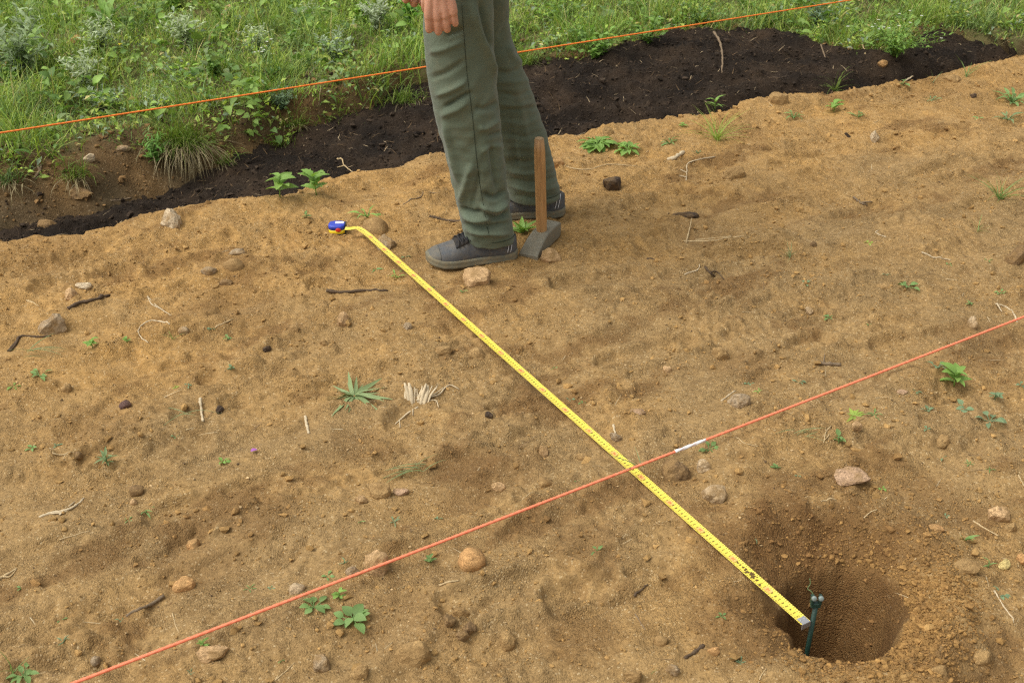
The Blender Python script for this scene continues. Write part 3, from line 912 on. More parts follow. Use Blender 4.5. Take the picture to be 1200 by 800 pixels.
# case: a flat rounded box lying on its side, yellow below, blue above, black rubber rims
M['blue'] = plain('blue_plastic', (0.028, 0.055, 0.42), .4, .5, var=.1)
M['yellow'] = plain('yellow_plastic', (0.75, 0.56, 0.015), .4, .5, var=.08)
M['red_plastic'] = plain('red_plastic', (0.62, 0.03, 0.015), .4, .5, var=.08)
M['black_rubber'] = plain('black_rubber', (0.02, 0.02, 0.022), .6, .4, var=.2)
M['white_label'] = plain('white_label', (0.75, 0.75, 0.78), .5, .4, var=.05)
cc = plane_pt(395.5, 270, 0); cz = drop(cc[0], cc[1])
def case_ring(z, grow, rx=.0265, ry=.023, n=40):
    a = 2 * np.pi * np.arange(n) / n
    x = np.sign(np.cos(a)) * np.abs(np.cos(a)) ** .62 * (rx + grow); y = np.sign(np.sin(a)) * np.abs(np.sin(a)) ** .7 * (ry + grow)
    return np.stack([cc[0] + x, cc[1] + y, np.full(n, cz + z)], 1)
tcase = tape_part('case', *loft([case_ring(.0, -.004), case_ring(.002, -.001), case_ring(.004, 0), case_ring(.0155, 0)]), M['yellow'])
def sub_case(name, geo, mat): return link(name, mesh_np(name, geo[0] - TAPE_A, geo[2] if len(geo[2]) else None, geo[1]), mat, tcase)
sub_case('upper_shell', loft([case_ring(.0155, .0003), case_ring(.0265, .0003), case_ring(.029, -.002), case_ring(.0302, -.006), case_ring(.0305, -.012)]), M['blue'])
sub_case('rim', loft([case_ring(-.001, -.006), case_ring(-.001, .0006), case_ring(.0022, .0006), case_ring(.0022, -.006)]), M['black_rubber'])
def disc(o, nrm, r, th, n=20, sq=1.0):
    f_ = frame(nrm); a = 2 * np.pi * np.arange(n) / n
    ring = lambda q, k: o + f_[:, 0] * q + (np.cos(a) * r * k)[:, None] * f_[:, 1] + (np.sin(a) * r * k * sq)[:, None] * f_[:, 2]
    return loft([ring(0, 1), ring(th * .8, 1), ring(th, .8)])
sub_case('brake_button', disc(np.array([cc[0] + .006, cc[1] - .0205, cz + .0165]), np.array([0.1, -1, .1]), .0085, .0045, sq=.75), M['red_plastic'])
bm = bmesh.new(); add_box(bm, np.array([cc[0] + .008, cc[1] + .003, cz + .0308]) - TAPE_A, (1, .05, 0), (-.05, 1, 0), (0, 0, 1), .026, .014, .0008)
link('label_plate', bm_mesh('label_plate', bm), M['white_label'], tcase)
bm = bmesh.new(); add_box(bm, np.array([cc[0] + .0265, cc[1] + .001, cz + .017]) - TAPE_A, (1, .05, 0), (-.05, 1, 0), (0, 0, 1), .004, .028, .026)
link('tape_mouth', bm_mesh('tape_mouth', bm), M['black_rubber'], tcase)

# ------------------------------------------------------------------ the two string lines
m_, nt_, p_, _ = mat_new('orange_cord')
c_ = coords(nt_)
nt_.links.new(mix(nt_, noise_n(nt_, c_, 60, 4), (0.86, 0.19, 0.085), (0.93, 0.29, 0.15)), p_.inputs['Base Color'])
p_.inputs['Roughness'].default_value = .6; bump(nt_, p_, noise_n(nt_, c_, 700, 2), .0006)
M['cord'] = m_
m_, nt_, p_, _ = mat_new('deep_orange_cord')
c_ = coords(nt_)
nt_.links.new(mix(nt_, noise_n(nt_, c_, 60, 4), (0.80, 0.16, 0.012), (0.92, 0.26, 0.03)), p_.inputs['Base Color'])
p_.inputs['Roughness'].default_value = .6; bump(nt_, p_, noise_n(nt_, c_, 700, 2), .0006)
M['cord_far'] = m_
M['peg'] = plain('grey_peg_wood', (0.3, 0.22, 0.13), .85, .2, nscale=30, var=.3, bd=.002, bscale=90)
M['white_cord'] = plain('white_wrap', (0.74, 0.72, 0.70), .6, .3, var=.08)

def cord_geo(a, b, r, sag, n, t0=0., t1=1., lay=.016):
    q = np.linspace(t0, t1, n)
    P = a + (b - a) * q[:, None]; P[:, 2] -= sag * 4 * q * (1 - q)
    L = np.linalg.norm(b - a)
    d = (b - a) / L; s = np.cross(d, UPV); s /= np.linalg.norm(s); u = np.cross(s, d)
    k = 10; ang = 2 * np.pi * np.arange(k) / k
    rings = []
    for i in range(n):
        rr = r * (1 + .16 * np.cos(3 * (ang - q[i] * L / lay * 2 * np.pi / 3)))
        rings.append(P[i] + (np.cos(ang) * rr)[:, None] * s + (np.sin(ang) * rr)[:, None] * u)
    return loft(rings)
def string_line(p0, p1, z, r, mat, label, wrap=None):
    a, b = plane_pt(*p0, z), plane_pt(*p1, z)
    d = (b - a) / np.linalg.norm(b - a)
    L0 = 1.1
    A, B = a - d * L0, b + d * L0
    root = tag(empty('string_line', A), label, 'string')
    n = int(np.linalg.norm(B - A) / .0055)
    g = cord_geo(A, B, r, .004, n); link('cord', mesh_np('cord', g[0] - A, g[2], g[1]), M[mat], root)
    for E, sg in ((A, 1), (B, -1)):
        zz = float(h_all(np.array([E[0]]), np.array([E[1]]))[0])
        bm = bmesh.new()
        prof = [(-.18, .004), (-.12, .014), (z - zz + .06, .016), (z - zz + .075, .012)]
        rings = []
        for zq, rq in prof: rings.append([bm.verts.new(tuple(np.array([math.cos(q) * rq - sg * 0, math.sin(q) * rq, zq]) + np.array([E[0], E[1], zz]) - A)) for q in np.arange(8) * math.pi / 4])
        for r0, r1 in zip(rings, rings[1:]):
            for k in range(8): bm.faces.new((r0[k], r0[(k + 1) % 8], r1[(k + 1) % 8], r1[k]))
        bm.faces.new(rings[-1]); bm.faces.new(rings[0][::-1])
        link('peg', bm_mesh('peg', bm), M['peg'], root)
    if wrap:
        w0, w1 = plane_pt(*wrap[0], z), plane_pt(*wrap[1], z)
        LL = np.linalg.norm(B - A)
        t0, t1 = np.dot(w0 - A, d) / LL, np.dot(w1 - A, d) / LL
        g = cord_geo(A, B, r * 1.22, .004, 24, t0, t1, .03); link('white_wrap', mesh_np('white_wrap', g[0] - A, g[2], g[1]), M['white_cord'], root)
    return root
string_line((82, 800), (1200, 370), .045, .0029, 'cord', 'red-orange string stretched low over the sand, crossing the yellow tape', ((794, 529.5), (829, 515)))
string_line((0, 155), (995, 0), .24, .0028, 'cord_far', 'orange string stretched above the grassy bank behind the legs')

# ------------------------------------------------------------------ the club hammer
M['hammer_iron'] = plain('worn_iron', (0.21, 0.195, 0.145), .62, .4, .25, nscale=70, var=.3, bd=.0012, bscale=260)
m_, nt_, p_, _ = mat_new('hammer_wood')
c_ = coords(nt_)
mp_ = N(nt_, 'ShaderNodeMapping'); mp_.inputs['Scale'].default_value = (90, 90, 7); nt_.links.new(c_, mp_.inputs['Vector'])
wd_ = ramp(nt_, noise_n(nt_, mp_.outputs[0], 1.6, 5, .65), [(.3, (0.27, 0.135, 0.048)), (.55, (0.45, 0.245, 0.09)), (.8, (0.54, 0.32, 0.14))])
nt_.links.new(wd_, p_.inputs['Base Color']); p_.inputs['Roughness'].default_value = .55
bump(nt_, p_, noise_n(nt_, mp_.outputs[0], 2.4, 4), .0008)
M['hammer_wood'] = m_
M['end_grain'] = plain('end_grain', (0.42, 0.28, 0.15), .8, .2, nscale=120, var=.3, bd=.001, bscale=300)
h0, h1 = plane_pt(619, 301, .0), plane_pt(648, 273, .0)
hmid = (h0 + h1) / 2
hz = min(drop(h0[0], h0[1]), drop(h1[0], h1[1]), drop(hmid[0], hmid[1]))
ham = tag(empty('club_hammer', (hmid[0], hmid[1], hz)), 'wooden handled iron hammer standing upright on its head behind the near shoe', 'hammer')
ax_ = (h1 - h0); HL = np.linalg.norm(ax_) ; ax_ /= HL; ay_ = np.array([-ax_[1], ax_[0], 0])
prof = [(-.50, .0, .014, .031), (-.44, .0, .024, .030), (-.20, .0, .046, .0285), (-.02, .0, .055, .0275), (.22, .0, .056, .0275), (.42, .0, .054, .028), (.50, .003, .050, .0265)]
rings = []
for q, zb, zt, hw in prof:
    zc, hh = (zb + zt) / 2, (zt - zb) / 2
    pts = []
    for k in range(20):
        a = 2 * math.pi * k / 20
        yy = math.copysign(abs(math.cos(a)) ** .28, math.cos(a)) * hw; zz = zc + math.copysign(abs(math.sin(a)) ** .28, math.sin(a)) * hh
        pts.append(ax_ * q * HL + ay_ * yy + UPV * zz)
    rings.append(np.array(pts))
g = loft(rings); link('head', geo_mesh('head', g, False), M['hammer_iron'], ham)
hx = ax_ * .03 * HL
top = depth_pt(632, 163, hmid[1] + hx[1]) - np.array([hmid[0], hmid[1], hz])
P_ = spline([hx + UPV * .03, hx + UPV * .12 + (top - hx) * np.array([.25, .25, 0]), top], 14)
g = tube_geo(P_, np.interp(np.linspace(0, 1, 14), [0, .12, .3, .8, .97, 1], [.0150, .0158, .0165, .0168, .0165, .014]), 18)
handle = link('handle', geo_mesh('handle', g), M['hammer_wood'], ham)
g = tube_geo(np.array([top - UPV * .001, top + UPV * .003, top + UPV * .005]), np.array([.0138, .0125, .007]), 18)
link('worn_end', geo_mesh('worn_end', g), M['end_grain'], handle)

# ------------------------------------------------------------------ the stake in the hole
M['stake'] = plain('green_coated_steel', (0.014, 0.040, 0.028), .45, .4, nscale=180, var=.7, bd=.0008, bscale=300)
M['bolt'] = plain('grey_green_bolt', (0.23, 0.28, 0.26), .5, .5, .3, nscale=150, var=.3)
sp = plane_pt(951.5, 731, 0)
sz = drop(sp[0], sp[1]) - .05
ztop = depth_pt(953, 700, sp[1])[2]
stake = tag(empty('stake', (sp[0], sp[1], sz)), 'short dark green metal stake with two bolts standing in the dug hole', 'stake')
zt = ztop - sz
rod = link('rod', geo_mesh('rod', tube_geo(np.array([[0, 0, 0], [0, 0, zt * .5], [0.001, 0, zt - .012]]), np.array([.0042, .0044, .0046]), 10)), M['stake'], stake)
bm = bmesh.new()
add_box(bm, (0, 0, zt - .016), (1, 0, 0), (0, 1, 0), UPV, .018, .010, .010)
add_box(bm, (-.007, 0, zt - .004), (1, 0, .12), (0, 1, 0), UPV, .006, .010, .020)
add_box(bm, (.007, 0, zt - .004), (1, 0, -.12), (0, 1, 0), UPV, .006, .010, .020)
bmesh.ops.bevel(bm, geom=bm.edges[:] + bm.verts[:], offset=.0012, segments=1, affect='EDGES')
brk = link('bracket', bm_mesh('bracket', bm), M['stake'], stake)
for sg in (-1, 1):
    g = disc(np.array([sg * .0062, -.004, zt + .003]), np.array([0, -1, .35]), .0048, .005, 12)
    link('bolt', geo_mesh('bolt', g), M['bolt'], brk)
g = tube_geo(spline([[-.003, 0, zt - .002], [-.009, .004, zt + .010], [-.016, .008, zt + .014], [-.012, .010, zt + .024], [-.014, .012, zt + .034]], 16), .0009, 5)
link('twine_end', geo_mesh('twine_end', g), LF['dull'], stake)

# ------------------------------------------------------------------ the person
def cloth_material():
    m, nt, p, _ = mat_new('olive_trouser_cloth')
    c = coords(nt); wp = world_pos(nt)
    f = noise_n(nt, c, 9, 5, .6)
    col = mix(nt, f, (0.090, 0.114, 0.076), (0.130, 0.159, 0.108))
    col = mix(nt, math_n(nt, 'MULTIPLY', ramp(nt, noise_n(nt, c, 16, 6, .75), [(.48, (0, 0, 0)), (.72, (1, 1, 1))]), .45), col, (0.16, 0.15, 0.092))   # dust
    fine = noise_n(nt, c, 900, 2, .5)
    col = mix(nt, 1.0, col, ramp(nt, fine, [(.3, (.85, .85, .85)), (.7, (1.12, 1.12, 1.12))]), 'MULTIPLY')
    nt.links.new(col, p.inputs['Base Color'])
    p.inputs['Roughness'].default_value = .85; p.inputs['Specular IOR Level'].default_value = .2
    p.inputs['Sheen Weight'].default_value = .15
    b1 = bump(nt, p, noise_n(nt, c, 26, 4, .55), .004)
    bump(nt, p, fine, .0005, .6, b1)
    return m
M['cloth'] = cloth_material()
m_, nt_, p_, _ = mat_new('weathered_skin')
c_ = coords(nt_)
sk = mix(nt_, noise_n(nt_, c_, 45, 5, .6), (0.46, 0.215, 0.13), (0.60, 0.325, 0.215))
nt_.links.new(sk, p_.inputs['Base Color']); p_.inputs['Roughness'].default_value = .5
p_.inputs['Subsurface Weight'].default_value = .12; p_.inputs['Subsurface Radius'].default_value = (.01, .004, .002); p_.inputs['Subsurface Scale'].default_value = .5
bump(nt_, p_, noise_n(nt_, c_, 260, 4, .6), .0009)
M['skin'] = m_
M['shirt'] = plain('dark_jacket_cloth', (0.06, 0.065, 0.06), .9, .2, nscale=14, var=.2, bd=.002, bscale=40)
M['hair'] = plain('dark_hair', (0.03, 0.02, 0.014), .6, .3, nscale=90, var=.4, bd=.002, bscale=200)
M['shoe'] = plain('grey_shoe_fabric', (0.092, 0.097, 0.102), .85, .2, nscale=300, var=.3, bd=.0008, bscale=700)
M['shoe_rubber'] = plain('dusty_grey_rubber', (0.105, 0.107, 0.10), .8, .25, nscale=40, var=.25, bd=.0006, bscale=300)
M['sole'] = plain('dusty_sole', (0.16, 0.15, 0.105), .85, .2, nscale=60, var=.35, bd=.001, bscale=200)
M['lace'] = plain('black_lace', (0.018, 0.018, 0.02), .8, .25, nscale=200, var=.3)
M['stripe'] = plain('reflective_stripe', (0.7, 0.7, 0.7), .5, .4)
M['thread'] = plain('dark_seam_thread', (0.035, 0.042, 0.027), .9, .1, nscale=500, var=.4)

for k_, amt in (('hammer_iron', .4), ('shoe', .32), ('shoe_rubber', .4), ('sole', .8), ('lace', .15)):
    nt_ = M[k_].node_tree; p_ = next(q for q in nt_.nodes if q.type == 'BSDF_PRINCIPLED')
    src_ = p_.inputs['Base Color'].links[0].from_socket
    d_n = ramp(nt_, noise_n(nt_, world_pos(nt_), 38, 6, .75), [(.42, (0, 0, 0)), (.7, (1, 1, 1))])
    nt_.links.new(mix(nt_, math_n(nt_, 'MULTIPLY', d_n, amt), src_, (0.27, 0.195, 0.10)), p_.inputs['Base Color'])
person = tag(empty('person', (-.08, 3.14, 0)), 'person in olive green trousers and grey work shoes standing beside the hammer, hand loosely closed', 'person')
PO = np.array([-.08, 3.14, 0.0])

def ell_ring(c, rx, ry, n=56, ph=0.0, power=1.0):
    a = 2 * np.pi * np.arange(n) / n + ph
    return np.asarray(c, float) + np.stack([np.cos(a) * rx, np.sin(a) * ry, 0 * a], 1)

def remesh(geo, voxel, smooth=4, ratio=None):
    me_ = mesh_np('tmp', geo[0], geo[2] if len(geo[2]) else None, geo[1])
    ob = bpy.data.objects.new('tmp', me_); COL.objects.link(ob)
    md = ob.modifiers.new('r', 'REMESH'); md.mode = 'VOXEL'; md.voxel_size = voxel; md.use_smooth_shade = True
    if smooth:
        ms = ob.modifiers.new('s', 'SMOOTH'); ms.factor = .5; ms.iterations = smooth
    if ratio:
        dc = ob.modifiers.new('d', 'DECIMATE'); dc.ratio = ratio
    dg = bpy.context.evaluated_depsgraph_get(); dg.update()
    ev = ob.evaluated_get(dg)
    out = bpy.data.meshes.new_from_object(ev, depsgraph=dg)
    bpy.data.objects.remove(ob); bpy.data.meshes.remove(me_)
    out.polygons.foreach_set('use_smooth', np.full(len(out.polygons), True))
    return out

def leg_rings(rows, y_of, ratio=.92):
    rings = []
    for py, lx, rx in rows:
        cx = (lx + rx) / 2
        k = py
        y = y_of(py)
        p = depth_pt(cx, py, y)
        a, b = depth_pt(lx, py, y), depth_pt(rx, py, y)
        r = (b[0] - a[0]) / 2
        rings.append((p, r, r * ratio))
    return rings
NEAR = [(0, 498, 578), (22, 496, 579), (45, 496, 579), (70, 498, 580), (95, 501, 582), (115, 505, 584), (135, 509, 586), (155, 515, 588), (175, 521, 590), (195, 526, 592), (215, 530.5, 594), (235, 535, 597), (250, 538, 599), (263, 541, 601), (273, 544, 602), (280, 546, 603)]
FAR = [(0, 520, 597), (22, 522, 597), (45, 525, 599), (60, 528, 605), (75, 532, 611), (95, 539, 619), (115, 546, 626), (135, 555, 633), (155, 564, 640), (175, 572, 645), (192, 580, 649), (204, 585, 652), (214, 589, 654), (222, 593, 656), (229, 596, 657)]
ny = lambda py: np.interp(py, [0, 130, 280], [3.03, 3.035, 3.055])
fy = lambda py: np.interp(py, [0, 100, 229], [3.22, 3.29, 3.365])
def leg_geo(rows, y_of, hip):
    rg = leg_rings(rows, y_of)
    c0, r0, q0 = rg[0]
    rings = [ell_ring(np.array([hip[0], hip[1], 1.0]), .11, .10), ell_ring(np.array([(hip[0] + c0[0]) / 2, (hip[1] + c0[1]) / 2, .90]), r0 * 1.12, q0 * 1.06)]
    rings += [ell_ring(c, a, b) for c, a, b in rg]
    return rings
nr, fr = leg_rings(NEAR, ny), leg_rings(FAR, fy)
HIPX = (nr[0][0][0] + fr[0][0][0]) / 2 + .005
RN = leg_geo(NEAR, ny, (HIPX, 3.07)); RF = leg_geo(FAR, fy, (HIPX, 3.19))
# trouser legs are open at the hem: the lower end turns inside
def hem(rings):
    last = rings[-1]; c = last.mean(0)
    return rings + [c + (last - c) * .985 - [0, 0, .004], c + (last - c) * .93 - [0, 0, .007]]
hips = [ell_ring((HIPX, 3.13, z), a, b) for z, a, b in ((.80, .09, .13), (.86, .118, .165), (.94, .128, .178), (1.02, .120, .165), (1.06, .112, .155))]
geo = join_geo([loft(hem(RN)), loft(hem(RF)), loft(hips)])
tro = remesh(geo, .0048, 1)
tv_ = np.empty(len(tro.vertices) * 3, np.float32); tro.vertices.foreach_get('co', tv_); tv_ = tv_.reshape(-1, 3).astype(float)
tn_ = np.empty(len(tro.vertices) * 3, np.float32); tro.vertices.foreach_get('normal', tn_); tn_ = tn_.reshape(-1, 3).astype(float)
px_, py_, _ = to_px(tv_)
# which leg a point belongs to
def leg_axis_y(rg, z):
    zz = [c[2] for c, _, _ in rg][::-1]; yy = [c[1] for c, _, _ in rg][::-1]
    return np.interp(z, zz, yy)
is_near = np.abs(tv_[:, 1] - leg_axis_y(nr, tv_[:, 2])) < np.abs(tv_[:, 1] - leg_axis_y(fr, tv_[:, 2]))
front = tn_[:, 1] < .25
def polydist(pts):
    best = np.full(len(px_), 1e9); end = np.zeros(len(px_))
    P = spline([(a, b) for a, b in pts], 24)
    for i in range(len(P) - 1):
        a, b = P[i], P[i + 1]; ab = b - a
        k = np.clip(((px_ - a[0]) * ab[0] + (py_ - a[1]) * ab[1]) / (ab @ ab + 1e-9), 0, 1)
        d = np.hypot(px_ - a[0] - k * ab[0], py_ - a[1] - k * ab[1])
        u = d < best; best[u] = d[u]; end[u] = (i + k[u]) / (len(P) - 1)
    return best, np.clip(np.minimum(end, 1 - end) * 5 + .15, 0, 1)
FOLDS = [  # leg, course in the photo, height (mm), half width (px)
    (1, [(553, 0), (561, 35), (572, 65), (580, 92)], 6, 5), (1, [(562, 0), (570, 35), (577, 60)], -5, 4),
    (1, [(548, 94), (530, 105), (510, 112)], 4, 4), (1, [(552, 108), (536, 117), (520, 126)], -5, 3), (1, [(550, 118), (535, 128), (516, 136)], 4, 5),
    (1, [(545, 70), (525, 84), (504, 92)], -3, 4), (1, [(545, 48), (520, 58), (502, 62)], 3, 4), (1, [(543, 34), (523, 42)], -3, 4),
    (1, [(584, 120), (568, 128), (556, 126)], -4, 4), (1, [(586, 140), (570, 150), (560, 150)], 4, 4), (1, [(588, 155), (572, 160)], -4, 3), (1, [(590, 172), (575, 172), (562, 180)], 3, 4),
    (1, [(553, 192), (546, 215), (540, 238)], 5, 5), (1, [(562, 200), (558, 222), (552, 246)], -4, 4),
    (1, [(594, 222), (580, 232), (566, 226)], -5, 3.5), (1, [(596, 236), (580, 246), (562, 240)], 5, 4), (1, [(598, 247), (585, 256), (570, 252)], -6, 3.5),
    (1, [(542, 252), (560, 257), (580, 254)], 5, 4), (1, [(544, 262), (566, 266), (596, 262)], -4, 3), (1, [(546, 270), (570, 273), (598, 274)], 4, 3.5), (1, [(540, 243), (552, 249), (566, 248)], -5, 3),
    (1, [(520, 140), (528, 175), (538, 215)], 4, 5), (1, [(575, 165), (578, 195), (584, 225)], -4, 4), (0, [(606, 100), (612, 140), (622, 180)], 5, 6), (0, [(596, 130), (602, 165), (606, 200)], -5, 5),
    (0, [(597, 52), (601, 66), (613, 76)], 6, 5), (0, [(580, 84), (596, 86), (610, 80)], -6, 4), (0, [(582, 96), (604, 96), (622, 94)], 4, 4), (0, [(584, 108), (606, 112), (626, 104)], -4, 3),
    (0, [(586, 122), (606, 124), (626, 120)], 4, 4), (0, [(588, 130), (610, 127), (632, 126)], -4, 3), (0, [(590, 142), (612, 146), (634, 138)], 3, 4), (0, [(590, 156), (614, 160), (638, 152)], -4, 3.5),
    (0, [(592, 172), (620, 172), (644, 170)], 3, 4), (0, [(594, 188), (620, 190), (648, 182)], -4, 3.5), (0, [(596, 200), (620, 204), (650, 195)], 5, 4), (0, [(598, 209), (625, 214), (655, 207)], -5, 3),
    (0, [(600, 218), (625, 224), (656, 218)], 5, 3.5), (0, [(602, 228), (630, 233), (658, 228)], -4, 3), (0, [(597, 20), (590, 34), (584, 46)], -4, 4)]
disp = np.zeros(len(tv_))
for near, pts, mm, w in FOLDS:
    d, e = polydist(pts)
    msk = (is_near if near else ~is_near) & front
    disp += msk * e * mm * (.0026 if near else .0012) * (1.35 if pts[0][1] > 215 else 1) * np.exp(-(d / (w * .8)) ** 2)
s3 = tv_ * 1.0
zz = tv_[:, 2]; ang = np.arctan2(tv_[:, 1] - np.where(is_near, leg_axis_y(nr, zz), leg_axis_y(fr, zz)), tv_[:, 0] + .1)
amp = np.where(is_near, .7, .5) * np.interp(zz, [.05, .2, .35, .5, .65, .9], [.006, .005, .004, .0042, .003, .002])
disp += amp * pn(ang * 1.1 + is_near * 9, (zz + .04 * np.sin(ang * 2)) / .045, 81) + amp * .5 * pn(ang * 2.2 + is_near * 5, zz / .02, 82)
tv_ += tn_ * disp[:, None]
tro.vertices.foreach_set('co', (tv_ - PO).astype(np.float32).ravel()); tro.update()
tro.name = 'trousers'
trousers = link('trousers', tro, M['cloth'], person)
# outer seam of the near leg, double stitched
def on_leg(rg, px, py, y_of, lift=.0015):
    """point of the lofted leg seen at a pixel"""
    d = ray(px, py); d = d / np.linalg.norm(d)
    ok, loc, nor, _ = TROB.ray_cast(Vector((0, 0, CAM_H)) - Vector(PO), Vector(d))
    return (np.array(loc) + np.array(nor) * lift) if ok else None
bpy.context.view_layer.update()
TROB = trousers
for off in (0,):
    pts = [on_leg(nr, x + off, y, ny) for x, y in spline([(541, 4), (544, 45), (547, 85), (551, 115), (555, 150), (559, 190), (564, 225), (570, 260), (573, 276)], 60)]
    pts = np.array([p for p in pts if p is not None])
    if len(pts) > 6:
        sm = pts.copy()
        for _ in range(2): sm[1:-1] = (sm[:-2] + 2 * sm[1:-1] + sm[2:]) / 4
        link('side_seam', geo_mesh('side_seam', tube_geo(sm, .0007, 5)), M['thread'], trousers)
for leg, rows in ((1, RN), (0, RF)):
    ring = rows[-1]; c = ring.mean(0)
    pts = np.vstack([c + (ring - c) * 1.012 + [0, 0, .018], (c + (ring - c) * 1.012 + [0, 0, .018])[:1]]) - PO
    link('hem_stitching', geo_mesh('hem_stitching', tube_geo(pts, .0009, 4)), M['thread'], trousers)

# body: one continuous figure under the clothes
def capsule_chain(pts, rads, n=18, sq=1.0):
    pts = np.asarray(pts, float); rads = np.asarray(rads, float)
    m = max(10, len(pts) * 7)
    C = spline(pts, m); q = np.linspace(0, len(pts) - 1, m)
    rr = np.interp(q, np.arange(len(pts)), rads)
    d0 = (C[0] - C[1]) / np.linalg.norm(C[0] - C[1]); d1 = (C[-1] - C[-2]) / np.linalg.norm(C[-1] - C[-2])
    C = np.vstack([C[0] + d0 * rr[0] * .85, C[0] + d0 * rr[0] * .5, C, C[-1] + d1 * rr[-1] * .5, C[-1] + d1 * rr[-1] * .85])
    rr = np.concatenate([[rr[0] * .4, rr[0] * .82], rr, [rr[-1] * .82, rr[-1] * .4]])
    return tube_geo(C, rr, n, sq)

def hand_geo(wrist, down, dorsal, fwd, k=1.0, curl=1.0):
    """down: wrist to knuckles, dorsal: out of the back of the hand, fwd: towards the index finger"""
    down, dorsal, fwd = (np.asarray(v, float) / np.linalg.norm(v) for v in (down, dorsal, fwd))
    P = lambda a, b, c: wrist + k * (down * a + fwd * b + dorsal * c)
    parts = []
    xs = [.034, .0115, -.011, -.0325]
    kn = [.084, .088, .084, .076]
    pip = [.119, .126, .121, .107]
    rad = [.0106, .0108, .0104, .0094]
    for x, a, b, r in zip(xs, kn, pip, rad):
        r *= k
        parts.append(capsule_chain([P(.018, x * .62, -.001), P(a - .02, x * .93, .004), P(a, x, .0055)], [.0135 * k, .0125 * k, .0118 * k], 14))
        fx = x * 1.06
        parts.append(capsule_chain([P(a, x, .003), P((a + b) / 2, (x + fx) / 2, .003), P(b, fx, -.002)], [r * 1.06, r * .98, r * 1.0], 14))
        parts.append(capsule_chain([P(b, fx, -.003), P(b - .001, fx, -.016 * curl), P(b - .012, fx * .98, -.030 * curl)], [r * .98, r * .92, r * .84], 12))
        parts.append(capsule_chain([P(b - .012, fx * .98, -.030 * curl), P(b - .028, fx * .95, -.032 * curl)], [r * .84, r * .74], 12))
    parts.append(capsule_chain([P(.02, .006, -.010), P(.07, .004, -.010)], [.021 * k, .026 * k], 16))
    parts.append(capsule_chain([P(.005, .016, -.010), P(.04, .036, -.016), P(.065, .042, -.024)], [.016 * k, .0145 * k, .012 * k], 14))
    parts.append(capsule_chain([P(.065, .042, -.024), P(.085, .036, -.034), P(.10, .026, -.038)], [.0118 * k, .0108 * k, .009 * k], 12))
    parts.append(capsule_chain([P(-.10, 0, -.004), P(-.03, 0, -.002), P(.012, .001, -.002)], [.034 * k, .029 * k, .0275 * k], 18))
    return parts
# near (left) hand: knuckles and curled fingers placed from the photo
HY = 2.885
kk = depth_pt(517.5, 21, HY)
hand_k = 1.0
dn = np.array([.06, .02, -1.0]); dn /= np.linalg.norm(dn)
wrist = kk - dn * .085
near_hand = hand_geo(wrist, dn, np.array([0.0, -1, .0]), np.array([-1, 0, -.05]), .96)
SHN, SHF = np.array([HIPX + .02, 2.93, 1.42]), np.array([HIPX + .02, 3.33, 1.42])
elbow = np.array([HIPX + .06, 2.84, 1.12])
fk = depth_pt(493, -13, 3.14); 
fdn = np.array([-.25, .05, -1.0]); fdn /= np.linalg.norm(fdn)
fwrist = fk - fdn * .085
far_hand = hand_geo(fwrist, fdn, np.array([-.2, 1, .0]), np.array([-1, -.2, .2]), 1.0)
felbow = np.array([HIPX + .03, 3.40, 1.13])
bodyp = near_hand + far_hand
bodyp.append(capsule_chain([SHN, elbow, wrist - dn * .02], [.055, .045, .031], 20))
bodyp.append(capsule_chain([SHF, felbow, fwrist - fdn * .02], [.055, .045, .031], 20))
trunk = [ell_ring((HIPX + dx, 3.13, z), a, b) for z, a, b, dx in ((.84, .07, .12, 0), (.95, .105, .155, 0), (1.08, .10, .14, 0), (1.2, .105, .15, .0), (1.34, .11, .175, .01), (1.42, .095, .18, .01), (1.47, .06, .1, .005))]
bodyp.append(loft(trunk))
hc = np.array([HIPX - .03, 3.13, 1.645])
bodyp.append(capsule_chain([(HIPX + .005, 3.13, 1.42), (HIPX - .01, 3.13, 1.55)], [.06, .055], 20))
def head_geo():
    a = np.linspace(-np.pi / 2, np.pi / 2, 24); rings = []
    for q in a:
        z = math.sin(q) * .118; r = math.cos(q)
        jaw = np.interp(z, [-.118, -.06, 0, .118], [.72, .86, 1, 1])
        rings.append(ell_ring(hc + [-(.012 if z < 0 else 0), 0, z], max(.002, .098 * r * (1 if z > 0 else .98)), max(.002, .077 * r * jaw), 28))
    return loft(rings)
bodyp.append(head_geo())
bodyp.append(capsule_chain([hc + [-.092, 0, .02], hc + [-.108, 0, -.012], hc + [-.118, 0, -.024]], [.009, .012, .013], 12))     # nose
bodyp.append(capsule_chain([hc + [-.096, -.02, -.06], hc + [-.102, 0, -.058], hc + [-.096, .02, -.06]], [.006, .008, .006], 10))  # lips
bodyp.append(capsule_chain([hc + [-.085, 0, -.092], hc + [-.082, 0, -.09]], [.022, .022], 12))
for sg in (-1, 1):
    bodyp.append(capsule_chain([hc + [.012, sg * .077, .018], hc + [.018, sg * .083, .0], hc + [.008, sg * .078, -.026]], [.010, .011, .008], 10))  # ear
    bodyp.append(capsule_chain([hc + [-.082, sg * .05, .026], hc + [-.092, sg * .03, .032], hc + [-.092, sg * .012, .028]], [.009, .010, .008], 10))  # brow
foot_n = (plane_pt(604, 299), plane_pt(509, 313)); foot_f = (plane_pt(661, 250), plane_pt(572, 259))
for rings_, ft in ((nr, foot_n), (fr, foot_f)):
    cs = [rings_[0][0] * [1, 1, 0] + [0, 0, .86]] + [c for c, _, _ in rings_[:-3:3]] + [rings_[-3][0] + [0, 0, .02]]
    bodyp.append(capsule_chain(cs, np.interp(np.arange(len(cs)), [0, 2, len(cs) - 3, len(cs) - 1], [.075, .06, .045, .03]), 20))
